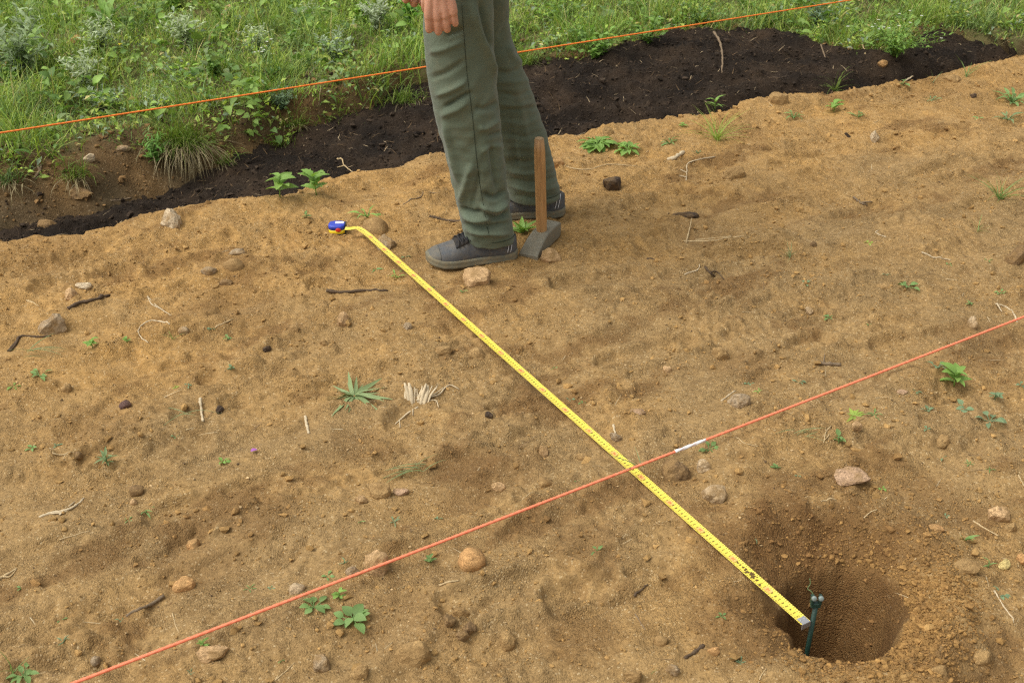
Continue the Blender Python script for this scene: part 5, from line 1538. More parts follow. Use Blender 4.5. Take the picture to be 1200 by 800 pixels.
# ------------------------------------------------------------------ stones
for a in [
    # px, py, width px, height px, stone, angular 0..1, label
    (202, 259, 23, 24, 'white', .9, 'upright pale angular stone on the sand at the edge of the black trench'),
    (62, 381, 34, 23, 'grey', .9, 'grey brown angular stone below a dark knobbly stick on the left'),
    (559, 329, 33, 24, 'tan', .9, 'tan wedge shaped stone in front of the near shoe'),
    (646, 300, 25, 17, 'tan', .6, 'tan stone lying against the right side of the hammer head'),
    (440, 267, 32, 24, 'earth', .2, 'rounded earth coated stone just behind the tape beside its case'),
    (453, 286, 23, 20, 'grey', .8, 'grey flat faced stone touching the far end of the tape'),
    (860, 204, 29, 17, 'earth', .3, 'rounded sandy lump alone in the upper right sand'),
    (1192, 301, 32, 26, 'brown', .8, 'reddish brown stone cut off by the right frame edge'),
    (747, 482, 20, 13, 'pink', .3, 'smooth oval tan stone right of the tape above the string'),
    (793, 553, 36, 28, 'brown', .35, 'large dark brown rounded stone right of where string and tape cross'),
    (825, 548, 18, 15, 'pale', .8, 'small pale angular stone right of the large dark brown one'),
    (837, 581, 31, 21, 'pale', .85, 'pale topped block of stone below the large dark brown one'),
    (999, 558, 43, 27, 'pink', .85, 'flat pinkish slab of stone right of the tape, below the string'),
    (553, 658, 33, 29, 'orange', .15, 'round orange tan stone below the string, left of the tape'),
    (441, 660, 31, 26, 'tan', .5, 'tan stone partly hidden by the string at lower left'),
    (413, 669, 17, 13, 'grey', .3, 'grey pebble touching the string left of the tan stone'),
    (348, 690, 19, 15, 'pale', .2, 'pale round pebble behind the string, leftmost of those under it'),
    (216, 686, 27, 18, 'orange', .7, 'orange tan angular stone in open soil at lower left'),
    (226, 640, 17, 17, 'orange', .5, 'small orange stone above the orange tan angular one'),
    (248, 765, 38, 18, 'tan', .5, 'long tan lump below the string next to a bright seedling'),
    (112, 774, 11, 11, 'grey', .1, 'round grey pebble above the lower end of the string'),
    (377, 777, 21, 20, 'grey', .5, 'grey brown stone at the bottom edge below the leafy seedlings'),
    (527, 727, 15, 14, 'brown', .6, 'reddish brown stone at the left of a clod cluster near the bottom'),
    (541, 718, 22, 16, 'earth', .4, 'earthy clod topmost of the cluster near the bottom'),
    (550, 735, 17, 14, 'brown', .5, 'dark clod at the right of the cluster near the bottom'),
    (541, 745, 18, 11, 'brown', .4, 'flat brown clod lowest of the cluster near the bottom'),
    (484, 764, 42, 25, 'earth', .5, 'large brown clod at the bottom edge left of centre'),
    (421, 787, 22, 16, 'earth', .3, 'crumbly clod on the bottom edge right of the grey brown stone'),
    (595, 748, 19, 20, 'earth', .3, 'rounded pale brown lump near the bottom, right of the clod cluster'),
    (445, 577, 27, 22, 'earth', .4, 'brown clod left of the dark moist patch in mid field'),
    (470, 575, 19, 13, 'pink', .5, 'pinkish pebble touching the brown clod left of the moist patch'),
    (424, 586, 15, 11, 'tan', .5, 'small tan pebble below left of the brown mid field clod'),
    (584, 571, 17, 10, 'tan', .4, 'tan pebble at the lower right rim of the moist patch'),
    (245, 318, 19, 11, 'grey', .2, 'grey oval pebble in the left upper sand'),
    (274, 311, 25, 14, 'earth', .15, 'round sandy clod right of the grey oval pebble'),
    (278, 295, 20, 9, 'grey', .5, 'flat grey stone just behind the round sandy clod'),
    (83, 346, 15, 14, 'tan', .3, 'tan pebble at the knob of the dark stick on the left'),
    (98, 335, 19, 9, 'white', .6, 'whitish chip of stone above the dark stick on the left'),
    (216, 388, 14, 9, 'pale', .2, 'pale pebble right of the curled straw root'),
    (402, 375, 14, 16, 'tan', .7, 'tan upright stone between the shoe and the left sand'),
    (478, 383, 11, 9, 'grey', .8, 'tiny grey chip left of the tape below the shoe'),
    (637, 529, 11, 14, 'tan', .6, 'small upright tan stone left of the tape above the string'),
    (641, 566, 20, 14, 'earth', .5, 'earthy pebble just above the string, left of the crossing'),
    (684, 534, 19, 9, 'earth', .4, 'flat earthy chip left of the tape close to the crossing'),
    (722, 513, 15, 11, 'grey', .5, 'greyish pebble at the foot of a short white stub right of the tape'),
    (865, 471, 29, 18, 'grey', .5, 'grey brown clod with a white twig leaning over it'),
    (845, 415, 22, 16, 'earth', .4, 'pale earth lump in the right middle sand'),
    (1057, 459, 13, 9, 'pink', .6, 'pinkish chip left of the leafy plants on the right'),
    (782, 433, 10, 8, 'tan', .2, 'tiny round tan pebble right of the tape in mid field'),
    (1003, 500, 13, 11, 'tan', .6, 'tan pebble below the yellow green tuft'),
    (1103, 516, 20, 14, 'earth', .4, 'earth clod below the leafy plants on the right'),
    (1137, 380, 11, 16, 'pale', .7, 'pale upright chip just above the right end of the string'),
    (1170, 604, 25, 20, 'tan', .4, 'tan lump near the right edge above a straw stalk'),
    (1184, 618, 17, 13, 'earth', .3, 'earthy lump right of the straw stalk near the right edge'),
    (1177, 663, 14, 12, 'yellow', .5, 'pale yellow stone near the right edge above the white stalk'),
    (1197, 655, 11, 12, 'orange', .4, 'orange stone on the right frame edge'),
    (1095, 619, 25, 8, 'orange', .5, 'thin reddish chip between the hole and the right edge'),
    (1130, 662, 36, 14, 'earth', .6, 'long earth coloured stone right of the hole'),
    (836, 762, 14, 10, 'orange', .7, 'orange pebble at the tip of a dark stick near the bottom'),
    (775, 750, 17, 14, 'earth', .2, 'round clod above the dark stick near the bottom'),
    (788, 783, 17, 12, 'grey', .3, 'grey clod on the bottom edge below the dark stick'),
    (741, 791, 22, 13, 'earth', .4, 'earthy lump on the bottom edge left of the dark stick'),
    (912, 117, 24, 15, 'earth', .3, 'sandy lump on the rim where sand meets black soil at upper right'),
    (653, 191, 17, 11, 'orange', .3, 'orange clod on the sand behind the hammer handle'),
    (1117, 92, 24, 10, 'earth', .3, 'flat sandy lump on the far rim of the black soil at upper right'),
    (1034, 75, 12, 8, 'orange', .4, 'small sandy clod on the far right rim of the black soil'),
    (712, 153, 14, 9, 'earth', .3, 'small sandy clod on the rim behind the green mat'),
    (90, 50, 22, 15, 'orange', .7, 'tan stone in the grass below the dock leaves'),
    (78, 69, 21, 14, 'tan', .6, 'tan stone in the grass left of the silver clump'),
    (11, 80, 15, 11, 'tan', .5, 'tan stone half in the grass at the left frame edge'),
    (104, 186, 15, 10, 'white', .5, 'whitish stone on the bare crest of the bank'),
    (145, 174, 17, 9, 'grey', .5, 'flat grey stone on the bank left of the big tussock'),
    (271, 16, 26, 17, 'tan', .6, 'tan stone high on the bank beside the yellow green weed'),
    (96, 226, 30, 16, 'brown', .6, 'block of brown earth in the cut face of the bank'),
    (55, 262, 26, 12, 'brown', .4, 'dark clod fallen at the foot of the bank on the left'),
    (717, 218, 22, 18, 'black', .5, 'black crumbly clod on the sand right of the hammer'),
    (803, 252, 32, 12, 'black', .4, 'long dark clod lying on the upper right sand'),
    (573, 486, 10, 8, 'black', .4, 'black crumb right of the bleached root stub'),
    (313, 409, 10, 8, 'black', .4, 'black crumb left of the narrow leaved rosette'),
    (258, 480, 11, 9, 'black', .4, 'dark pebble right of the short white stub on the left'),
    (147, 475, 14, 11, 'purple', .2, 'purplish brown pebble on the crust at left'),
    (160, 575, 18, 12, 'brown', .2, 'double dark clod alone in the left soil'),
    (92, 533, 10, 9, 'brown', .2, 'dark brown pebble beside crossed straws on the left'),
    (953, 287, 8, 7, 'brown', .2, 'tiny dark clod right of the grassy tuft in the right middle sand'),
    (1140, 113, 9, 6, 'black', .3, 'black crumb on the upper right sand'),
    (1025, 160, 10, 12, 'white', .7, 'whitish flake standing in the upper right sand'),
    (948, 365, 9, 10, 'pale', .5, 'pale pebble above the string in the right middle sand'),
    (1035, 335, 18, 8, 'earth', .5, 'flat earthy chip left of the small plant in the right sand'),
    (157, 588, 9, 8, 'tan', .2, 'tiny tan pebble just under the double dark clod'),
    (78, 455, 13, 11, 'earth', .2, 'round earthy pebble below the left hand seedlings'),
    (265, 332, 16, 9, 'brown', .3, 'dark clod in the hollow of the left upper sand'),
    (1150, 770, 22, 16, 'earth', .3, 'earth clod on the spoil right of the hole'),
    (1100, 785, 18, 14, 'earth', .3, 'earth clod low on the spoil by the bottom edge'),
    (380, 402, 12, 8, 'earth', .4, 'small earthy clod above the narrow leaved rosette'),
    (345, 385, 12, 8, 'earth', .4, 'small earthy clod up left of the narrow leaved rosette'),
    (520, 410, 22, 10, 'earth', .5, 'crusted earth flake left of the tape in mid field'),
    (560, 415, 22, 14, 'earth', .4, 'rounded earth lump touching the left of the tape in mid field'),
]:
    stone(*a, group='stones and clods on the ground')

# ------------------------------------------------------------------ sticks, straws and roots
stick('dead_stick', [(80, 362), (95, 355), (110, 352), (128, 347)], 3.2, 'dark_twig', 'dark knobbly stick on the left sand above the grey angular stone', taper=.7)
stick('dead_stick', [(10, 412), (20, 400), (26, 394), (44, 395), (60, 394)], 2.2, 'dark_twig', 'forked dark stick near the left frame edge', extra=[([(22, 396), (18, 405), (12, 412)], 2.0)])
stick('dead_stick', [(382, 341), (400, 343), (425, 341), (454, 341)], 2.8, 'dark_twig', 'dark stick half buried in the sand left of the near shoe', taper=.5)
stick('dead_stick', [(503, 254), (520, 258), (545, 261)], 2.4, 'dark_twig', 'thin dark stick running behind the near trouser leg')
stick('curled_root', [(173, 347), (177, 356), (188, 362), (201, 370)], 1.0, 'white_root', 'pale forked root strand on the left sand, upper of two', extra=[([(175, 350), (183, 358), (192, 364)], .8)])
stick('curled_root', [(199, 380), (182, 376), (168, 380), (162, 388), (166, 396), (174, 402)], 1.2, 'white_root', 'pale root curled like a hook on the left sand')
stick('broken_stub', [(235, 467), (236, 480), (238, 494)], 2.4, 'white_root', 'short thick white stub lying at left mid field', taper=.9)
stick('broken_stub', [(358, 488), (360, 500), (362, 508)], 2.2, 'white_root', 'short white stub below the narrow leaved rosette', taper=.9)
stick('frayed_straw', [(46, 606), (62, 601), (80, 597), (92, 590), (98, 584)], 2.2, 'white_root', 'frayed whitish straw on the lower left soil', extra=[([(60, 602), (74, 601), (84, 596)], 1.4), ([(70, 604), (76, 598), (88, 588)], 1.2)])
stick('frayed_straw', [(-4, 680), (10, 672), (20, 666)], 2.2, 'straw', 'straw stalk poking in from the left frame edge', extra=[([(4, 676), (12, 676), (19, 668)], 1.2)])
stick('dead_twig', [(148, 722), (165, 713), (178, 708), (192, 698)], 2.2, 'twig', 'bent brown twig above the lower end of the string', taper=1.4)
stick('straw_stalk', [(202, 718), (205, 730), (210, 742)], 1.0, 'straw', 'thin straw standing out just above the string at lower left')
stick('straw_stalk', [(70, 632), (88, 627), (106, 622)], .9, 'straw', 'thin straw flat on the lower left soil below the frayed one')
stick('straw_stalk', [(61, 531), (72, 533), (84, 530)], 1.2, 'straw', 'straw lying across the left soil beside the dark brown pebble')
stick('straw_stalk', [(218, 504), (230, 501)], .9, 'straw', 'short straw under the white stub at left mid field')
stick('straw_stalk', [(31, 352), (46, 359)], 1.2, 'straw', 'short straw on the left upper sand beside the tan pebble')
stick('straw_stalk', [(252, 384), (262, 379), (273, 374)], 1.1, 'straw', 'straw right of the hook shaped root')
stick('root_strand', [(322, 797), (333, 788), (345, 776)], 1.0, 'straw', 'forked straw at the bottom edge left of the leafy seedlings', extra=[([(324, 795), (328, 785)], .8)])
stick('root_strand', [(472, 240), (490, 232), (515, 226)], 1.0, 'twig', 'thin root lying on the sand behind the near leg')
stick('root_strand', [(645, 190), (668, 197), (690, 199), (712, 193), (745, 195)], 1.0, 'straw', 'long thin wavy root across the sand right of the hammer handle')
stick('bleached_wood', [(783, 188), (792, 185), (801, 179)], 3.4, 'white_root', 'bleached chunk of wood on the upper right sand', taper=.8)
stick('root_strand', [(838, 184), (820, 187), (806, 192), (805, 203), (804, 212)], .9, 'white_root', 'pale branching root below the bleached chunk of wood', extra=[([(805, 203), (797, 199)], .8), ([(804, 208), (796, 206)], .7)])
stick('straw_stalk', [(804, 285), (807, 275), (810, 265)], 1.3, 'straw', 'upright straw below the long dark clod', heights=(0, .012, .026))
stick('straw_stalk', [(800, 283), (820, 283), (840, 282), (858, 276)], 1.4, 'straw', 'bundle of flattened straw below the long dark clod', extra=[([(815, 282), (835, 280), (850, 278)], 1.2), ([(848, 280), (864, 278), (876, 277)], 1.0)])
stick('curled_root', [(802, 322), (810, 319), (818, 316), (820, 310)], 1.1, 'white_root', 'whitish curved root in the middle right sand')
stick('dead_twig', [(826, 313), (832, 320), (838, 324)], 1.8, 'dark_twig', 'small dark forked twig right of the whitish curved root', extra=[([(832, 320), (840, 319), (848, 328)], 1.0)])
stick('dead_twig', [(758, 304), (768, 305)], 1.6, 'dark_twig', 'tiny dark twig left of the whitish curved root')
stick('dead_twig', [(1000, 231), (1008, 238), (1016, 241)], 1.8, 'twig', 'brown bent twig in the upper right sand', extra=[([(1010, 238), (1022, 237)], 1.2)])
stick('curled_root', [(1038, 278), (1030, 275), (1026, 272), (1030, 270)], .9, 'white_root', 'small white hooked root in the right sand')
stick('white_root', [(1080, 296), (1086, 298), (1094, 302), (1104, 303), (1114, 305)], 1.2, 'white_root', 'white wavy root right of the small hooked one')
stick('straw_stalk', [(1108, 327), (1122, 329)], 1.0, 'straw', 'short straw below the white wavy root')
stick('straw_stalk', [(1192, 378), (1182, 362), (1166, 356)], 1.5, 'white_root', 'pale split stalk above the right end of the string', extra=[([(1168, 356), (1174, 366)], 1.2)])
stick('dead_stick', [(956, 425), (968, 427), (985, 428)], 3.2, 'twig', 'thick greyish stick on the sand above the string at right', taper=.9, extra=[([(965, 426), (966, 417)], 1.0, .004)])
stick('white_twig', [(845, 470), (853, 464), (862, 458)], 1.2, 'white_root', 'white twig leaning on the grey brown clod', taper=.9)
stick('broken_stub', [(719, 498), (720, 505), (722, 512)], 1.9, 'white_root', 'short white stub right of the tape above the crossing', taper=.8)
stick('root_strand', [(974, 499), (968, 506), (966, 514), (965, 519)], 1.0, 'straw', 'little tangle of pale roots below the string at right', extra=[([(973, 500), (971, 510), (966, 516)], .9), ([(968, 503), (964, 512)], .8)])
stick('straw_stalk', [(962, 587), (980, 586)], 1.4, 'straw', 'short straw above the hole below the pinkish slab')
stick('root_strand', [(1012, 607), (1020, 600), (1028, 597)], 1.2, 'straw', 'pale root flake at the rear rim of the hole')
stick('straw_stalk', [(1141, 611), (1152, 618), (1170, 628)], 1.5, 'straw', 'straw stalk right of the hole below the tan lump')
stick('white_twig', [(1165, 692), (1176, 710), (1188, 730)], 1.5, 'white_root', 'white stalk on the spoil at the right frame edge')
stick('straw_stalk', [(1193, 556), (1198, 566), (1203, 574)], 1.6, 'straw', 'straw entering from the right edge above the tan lump')
stick('dead_twig', [(743, 698), (750, 692), (759, 685)], 2.0, 'dark_twig', 'purplish dark twig between string and bottom edge', taper=.5)
stick('dead_stick', [(802, 771), (814, 764), (825, 756)], 2.2, 'dark_twig', 'dark stick near the bottom edge left of the orange pebble', taper=1.5)
stick('root_strand', [(744, 719), (750, 728), (756, 738)], .9, 'twig', 'thin brown root below the purplish dark twig')
stick('straw_stalk', [(889, 800), (892, 791), (898, 783)], 1.0, 'straw', 'straw on the bottom edge left of the hole')
stick('root_strand', [(515, 686), (525, 682), (538, 680)], 1.8, 'straw', 'pale splinter below the round orange tan stone')
stick('straw_stalk', [(451, 760), (460, 752)], 1.0, 'straw', 'short straw behind the large brown clod at the bottom')
stick('straw_stalk', [(612, 586), (622, 577)], .9, 'straw', 'short straw above the string right of the moist patch')
stick('root_strand', [(862, 512), (872, 519), (888, 523)], .9, 'straw', 'thin pale root under the string right of the white wrap')
stick('dead_twig', [(836, 46), (843, 58), (846, 70), (846, 86)], 1.8, 'twig', 'brown twig sticking out of the black heap below the string', heights=(.03, .03, .02, 0))
stick('dead_twig', [(395, 186), (403, 194), (413, 202)], 1.4, 'straw', 'pale twig lying on the black soil at the sand edge', extra=[([(403, 195), (395, 197)], .9)])
stick('dead_twig', [(1008, 50), (1011, 57), (1014, 64)], 1.5, 'straw', 'straw coloured twig below the white flowers on the black soil', heights=(.02, .01, 0))
stick('white_twig', [(1061, 95), (1070, 90)], 1.5, 'white_root', 'white chip of wood where black soil meets sand at upper right')
stick('dead_twig', [(962, 53), (965, 62), (967, 68)], 1.2, 'twig', 'thin brown twig in the black soil left of the white flowers')
stick('dead_stick', [(130, 236), (142, 235), (154, 232)], 1.6, 'twig', 'short stick on the dark soil under the big tussock')
stick('dead_stick', [(40, 210), (46, 202), (49, 194)], 2.6, 'twig', 'woody root sticking out of the bank face at left', extra=[([(47, 200), (43, 194)], 1.8)])

# bleached root stub with its roots
rp = at(488, 474); rk = m_per_px(rp)
stub = tag(empty('root_stub', rp), 'bleached fibrous root stub with trailing roots left of the tape', 'root stub')
for i, (dx, lean, hpx, w) in enumerate([(x_ * 1.0, -.25 + (x_ + 11) / 24 * .9 + R.uniform(-.12, .12), (R.uniform(34, 40) if x_ in (-8, -5, 4, 8) else R.uniform(18, 36)), (R.uniform(2.0, 2.8) if x_ in (-8, -5, 4, 8) else R.uniform(.8, 1.6))) for x_ in (-11, -9, -8, -7, -6, -5, -3, -2, 0, 1, 3, 4, 5, 7, 8, 9, 10, 12)]):
    C = spline([[dx * rk, 0, -.004], [(dx + lean * 9) * rk, .016, hpx * rk * .25], [(dx + lean * 18 + R.uniform(-3, 3)) * rk, .034 + R.uniform(-.006, .008), hpx * rk * R.uniform(.42, .55)]], 7)
    link('fibre', geo_mesh('fibre', tube_geo(C, np.array([.8, 1, 1.05, 1, .95, .8, .5]) * w * rk, 6, .6)), M['white_root'], stub)
for pts, w in (([(490, 478), (478, 485), (470, 492), (463, 498)], 1.3), ([(488, 470), (505, 466), (515, 463), (521, 456), (528, 452), (538, 457)], 1.2), ([(495, 472), (510, 470), (514, 478)], .9), ([(484, 480), (484, 488)], .9), ([(500, 468), (512, 461), (520, 455)], .9), ([(468, 493), (469, 502)], .8)):
    C = np.array([at(*q) for q in pts]); C[:, 2] = [drop(c[0], c[1]) + .003 for c in C]
    link('root', geo_mesh('root', tube_geo(spline(C - rp, 14), w * rk * np.linspace(1, .55, 14), 5)), M['white_root'], stub)

# ------------------------------------------------------------------ weeds on the sand and at its edge
W_ = 'weeds sprouting in the sand'
for a in [
    # name, px, py, width px, habit, leaf, colour, leaves, label
    ('leafy_seedling', 328, 231, 48, 'sprout', 'oval', 'bright', 9, 'tall bright leafy seedling on the rim of the black trench'),
    ('leafy_seedling', 371, 229, 44, 'sprout', 'toothed', 'bright', 10, 'low bright leafy seedling right of the tall one on the trench rim'),
    ('weed_rosette', 415, 464, 92, 'rosette', 'strap', 'grey', 21, 'big rosette of narrow grey green leaves left of the root stub'),
    ('grass_sprig', 490, 551, 62, 'fallen', 'blade', 'dull', 9, 'sparse grass sprig beside the dark moist patch'),
    ('grass_sprig', 752, 546, 62, 'grass', 'blade', 'dull', 5, 'long bladed grass sprig at the crossing of string and tape'),
    ('seedling', 832, 526, 26, 'flat', 'broad', 'mid', 6, 'small seedling just below the white wrap of the string'),
    ('leafy_seedling', 1118, 452, 44, 'sprout', 'oval', 'bright', 10, 'bright leafy plant with yellow green heart on the right'),
    ('leafy_seedling', 1099, 431, 28, 'flat', 'oval', 'blue', 5, 'grey green leaves up left of the bright leafy plant on the right'),
    ('seedling', 1074, 459, 15, 'flat', 'broad', 'blue', 3, 'single grey green leaf pair left of the bright leafy plant'),
    ('seedling', 1088, 481, 18, 'flat', 'broad', 'blue', 4, 'round grey green leaf below left of the bright leafy plant'),
    ('seedling', 1131, 479, 24, 'flat', 'broad', 'blue', 4, 'heart shaped leaves straight below the bright leafy plant'),
    ('seedling', 1086, 503, 14, 'flat', 'oval', 'blue', 3, 'small leaf lowest of the grey green group on the right'),
    ('grass_tuft', 1001, 487, 34, 'rosette', 'lance', 'yellow', 14, 'yellow green spiky tuft below the string at right'),
    ('seedling', 1025, 486, 24, 'flat', 'lance', 'mid', 5, 'thin leaved seedling right of the yellow green spiky tuft'),
    ('seedling', 983, 519, 24, 'sprout', 'oval', 'mid', 6, 'green seedling beside the tangle of pale roots'),
    ('grass_sprig', 936, 512, 46, 'fallen', 'blade', 'dull', 8, 'flattened grass blades below the string at right'),
    ('seedling', 1166, 468, 24, 'sprout', 'oval', 'blue', 5, 'seedling with a straw right of the bright leafy plant'),
    ('seedling', 1160, 493, 32, 'flat', 'oval', 'blue', 6, 'spread seedling below the straw seedling at right'),
    ('seedling', 1196, 452, 18, 'flat', 'oval', 'blue', 4, 'grey green seedling on the right edge below the string'),
    ('seedling', 109, 407, 26, 'sprout', 'oval', 'bright', 7, 'bright seedling below the grey angular stone on the left'),
    ('seedling', 149, 401, 15, 'sprout', 'broad', 'bright', 4, 'two leaved bright seedling left of the hook shaped root'),
    ('grass_sprig', 203, 397, 26, 'grass', 'blade', 'mid', 7, 'green sprout standing at the end of the hook shaped root'),
    ('seedling', 46, 440, 26, 'flat', 'oval', 'mid', 6, 'leafy seedling under the drooping grass on the left'),
    ('seedling', 16, 453, 16, 'flat', 'oval', 'bright', 5, 'bright little seedling at the left frame edge'),
    ('grass_sprig', 40, 418, 64, 'fallen', 'blade', 'dull', 7, 'drooping grass blades near the forked dark stick'),
    ('seedling', 267, 398, 13, 'sprout', 'broad', 'mid', 4, 'two leaved seedling in the left middle sand'),
    ('seedling', 271, 433, 14, 'sprout', 'oval', 'blue', 5, 'grey green seedling above the white stub on the left'),
    ('seedling', 205, 455, 12, 'flat', 'oval', 'yellow', 4, 'yellowish seedling left of the white stub on the left'),
    ('seedling', 221, 452, 11, 'flat', 'oval', 'blue', 4, 'tiny grey green seedling right of the yellowish one'),
    ('seedling', 247, 385, 13, 'flat', 'oval', 'blue', 4, 'tiny seedling under the straw right of the hook root'),
    ('feathery_seedling', 126, 545, 34, 'sprout', 'lance', 'dull', 12, 'feathery upright seedling in the left soil'),
    ('seedling', 66, 523, 15, 'flat', 'oval', 'blue', 5, 'grey green seedling above the crossed straws'),
    ('seedling', 38, 525, 18, 'flat', 'oval', 'mid', 5, 'green seedling left of the crossed straws'),
    ('seedling', 171, 600, 28, 'flat', 'lance', 'mid', 6, 'spread seedling right of the frayed whitish straw'),
    ('seedling', 151, 609, 13, 'flat', 'oval', 'mid', 4, 'tiny seedling left of the spread one in the lower left soil'),
    ('seedling', 261, 542, 22, 'flat', 'oval', 'bright', 5, 'bright seedling in the soil left of the moist patch'),
    ('seedling', 206, 511, 12, 'flat', 'oval', 'dull', 4, 'dull seedling under the white stub on the left'),
    ('grass_sprig', 222, 488, 70, 'fallen', 'fine_blade', 'dull', 4, 'long green stalk running under the white stub on the left'),
    ('leafy_seedling', 368, 711, 38, 'flat', 'broad', 'mid', 7, 'four leaved seedling just below the string at lower left'),
    ('leafy_seedling', 399, 701, 22, 'sprout', 'spoon', 'bright', 8, 'bright yellow green seedling between two leafy ones below the string'),
    ('leafy_seedling', 414, 726, 46, 'flat', 'broad', 'mid', 10, 'largest leafy seedling below the string at lower left'),
    ('seedling', 384, 675, 20, 'flat', 'broad', 'mid', 4, 'upright leaf pair behind the string at lower left'),
    ('seedling', 403, 660, 14, 'sprout', 'lance', 'blue', 4, 'thin upright seedling left of the tan stone behind the string'),
    ('seedling', 293, 689, 18, 'flat', 'lance', 'mid', 5, 'small flat seedling left of the pale round pebble'),
    ('seedling', 317, 689, 11, 'flat', 'oval', 'blue', 4, 'tiny grey green seedling touching the pale round pebble'),
    ('grass_sprig', 14, 788, 56, 'grass', 'blade', 'mid', 6, 'grass sprig in the bottom left corner'),
    ('leafy_seedling', 27, 792, 36, 'flat', 'oval', 'mid', 8, 'leafy seedling in the bottom left corner'),
    ('seedling', 239, 757, 18, 'sprout', 'spoon', 'bright', 7, 'bright seedling beside the long tan lump below the string'),
    ('seedling', 223, 788, 16, 'flat', 'lance', 'blue', 5, 'blue green seedling under the long tan lump'),
    ('seedling', 75, 750, 20, 'flat', 'lance', 'blue', 4, 'blue green seedling left of the lower end of the string'),
    ('seedling', 72, 725, 13, 'flat', 'oval', 'mid', 4, 'tiny green seedling at lower left'),
    ('seedling', 25, 688, 12, 'flat', 'oval', 'mid', 4, 'tiny green seedling near the straw on the left edge'),
    ('seedling', 142, 727, 15, 'flat', 'oval', 'blue', 4, 'seedling at the lower end of the bent brown twig'),
    ('seedling', 504, 659, 18, 'sprout', 'oval', 'mid', 6, 'star shaped seedling below the string left of the round orange tan stone'),
    ('seedling', 462, 611, 20, 'flat', 'lance', 'blue', 6, 'grey green seedling above the string in the lower centre'),
    ('seedling', 513, 608, 14, 'flat', 'oval', 'blue', 4, 'blue green seedling above the string under the moist patch'),
    ('seedling', 421, 611, 15, 'flat', 'lance', 'mid', 4, 'thin seedling left of the grey green one above the string'),
    ('seedling', 330, 773, 11, 'flat', 'oval', 'mid', 4, 'tiny seedling near the bottom edge left of the leafy group'),
    ('broadleaf_weed', 612, 273, 50, 'upright', 'dock', 'bright', 11, 'broad leaved weed growing between the two shoes'),
    ('broadleaf_weed', 430, 254, 40, 'flat', 'lance', 'bright', 6, 'flat green weed behind the tape case'),
    ('seedling', 440, 315, 18, 'rosette', 'lance', 'mid', 6, 'tiny seedling left of the tape near its case'),
    ('seedling', 465, 325, 26, 'flat', 'lance', 'bright', 6, 'light green seedling touching the left edge of the tape'),
    ('seedling', 475, 301, 15, 'flat', 'oval', 'dull', 3, 'dull leaf right of the tape beside the shoe toe'),
    ('seedling', 359, 255, 16, 'sprout', 'oval', 'mid', 6, 'small green sprout on the sand left of the tape case'),
    ('seedling', 543, 342, 12, 'flat', 'oval', 'mid', 4, 'tiny green leaf under the tan wedge shaped stone'),
    ('seedling', 503, 337, 14, 'flat', 'oval', 'mid', 4, 'tiny green leaf right of the tape below the shoe'),
    ('green_mat', 700, 172, 44, 'flat', 'oval', 'bright', 26, 'green creeping mat on the sand behind the hammer'),
    ('green_mat', 735, 176, 32, 'flat', 'oval', 'bright', 18, 'smaller creeping mat right of the first behind the hammer'),
    ('seedling', 785, 168, 30, 'flat', 'lance', 'mid', 9, 'thin green weed between the creeping mats and the grass patch'),
    ('grass_patch', 840, 164, 56, 'grass', 'fine_blade', 'yellow', 44, 'light green grass patch on the upper sand'),
    ('broadleaf_weed', 838, 129, 30, 'sprout', 'lance', 'bright', 8, 'leafy weed on the rim in front of the black heap'),
    ('seedling', 818, 180, 18, 'flat', 'lance', 'dull', 6, 'dull weed beside the bleached chunk of wood'),
    ('seedling', 800, 149, 14, 'sprout', 'oval', 'bright', 5, 'tiny bright sprout behind the grass patch'),
    ('grass_sprig', 1093, 97, 30, 'grass', 'blade', 'dull', 3, 'single curved grass blade on the far rim of the black soil'),
    ('seedling', 1057, 99, 22, 'flat', 'broad', 'mid', 6, 'round leaved weed on the rim left of the curved blade'),
    ('seedling', 977, 131, 30, 'sprout', 'oval', 'bright', 7, 'leafy weed on the sand below the tuft in the black soil'),
    ('seedling', 1006, 137, 24, 'flat', 'lance', 'mid', 8, 'flat green weed right of the leafy one on the upper sand'),
    ('seedling', 930, 138, 30, 'flat', 'lance', 'mid', 7, 'flat green weed left of the leafy one on the upper sand'),
    ('seedling', 1092, 118, 24, 'flat', 'lance', 'dull', 7, 'low dull weed on the upper right sand'),
    ('grass_sprig', 1131, 90, 40, 'grass', 'blade', 'mid', 6, 'grass blades on the rim against the black soil at far right'),
    ('seedling', 1146, 140, 14, 'flat', 'oval', 'mid', 5, 'tiny weed on the upper right sand below the blades'),
    ('seedling', 1186, 120, 48, 'flat', 'lance', 'mid', 14, 'spread green weed near the upper right edge'),
    ('seedling', 1181, 140, 34, 'flat', 'lance', 'dull', 9, 'lower spread green weed near the upper right edge'),
    ('grass_patch', 1172, 233, 60, 'grass', 'fine_blade', 'mid', 34, 'grass patch at the right edge above the reddish brown stone'),
    ('grass_sprig', 1146, 271, 36, 'grass', 'blade', 'mid', 6, 'grass sprig left above the reddish brown stone'),
    ('grass_sprig', 925, 301, 30, 'grass', 'fine_blade', 'dull', 18, 'dull grassy tuft in the right middle sand'),
    ('seedling', 944, 332, 12, 'flat', 'broad', 'blue', 3, 'single round leaf below the dull grassy tuft'),
    ('seedling', 1064, 336, 26, 'flat', 'oval', 'mid', 7, 'small leafy plant in the right sand above the string'),
    ('seedling', 1038, 322, 14, 'flat', 'lance', 'blue', 4, 'small leaf up left of the leafy plant above the string'),
    ('seedling', 1018, 285, 12, 'flat', 'oval', 'yellow', 4, 'yellow green speck of a weed in the right sand'),
    ('seedling', 1172, 344, 16, 'flat', 'oval', 'mid', 5, 'small green weed above the string near the right edge'),
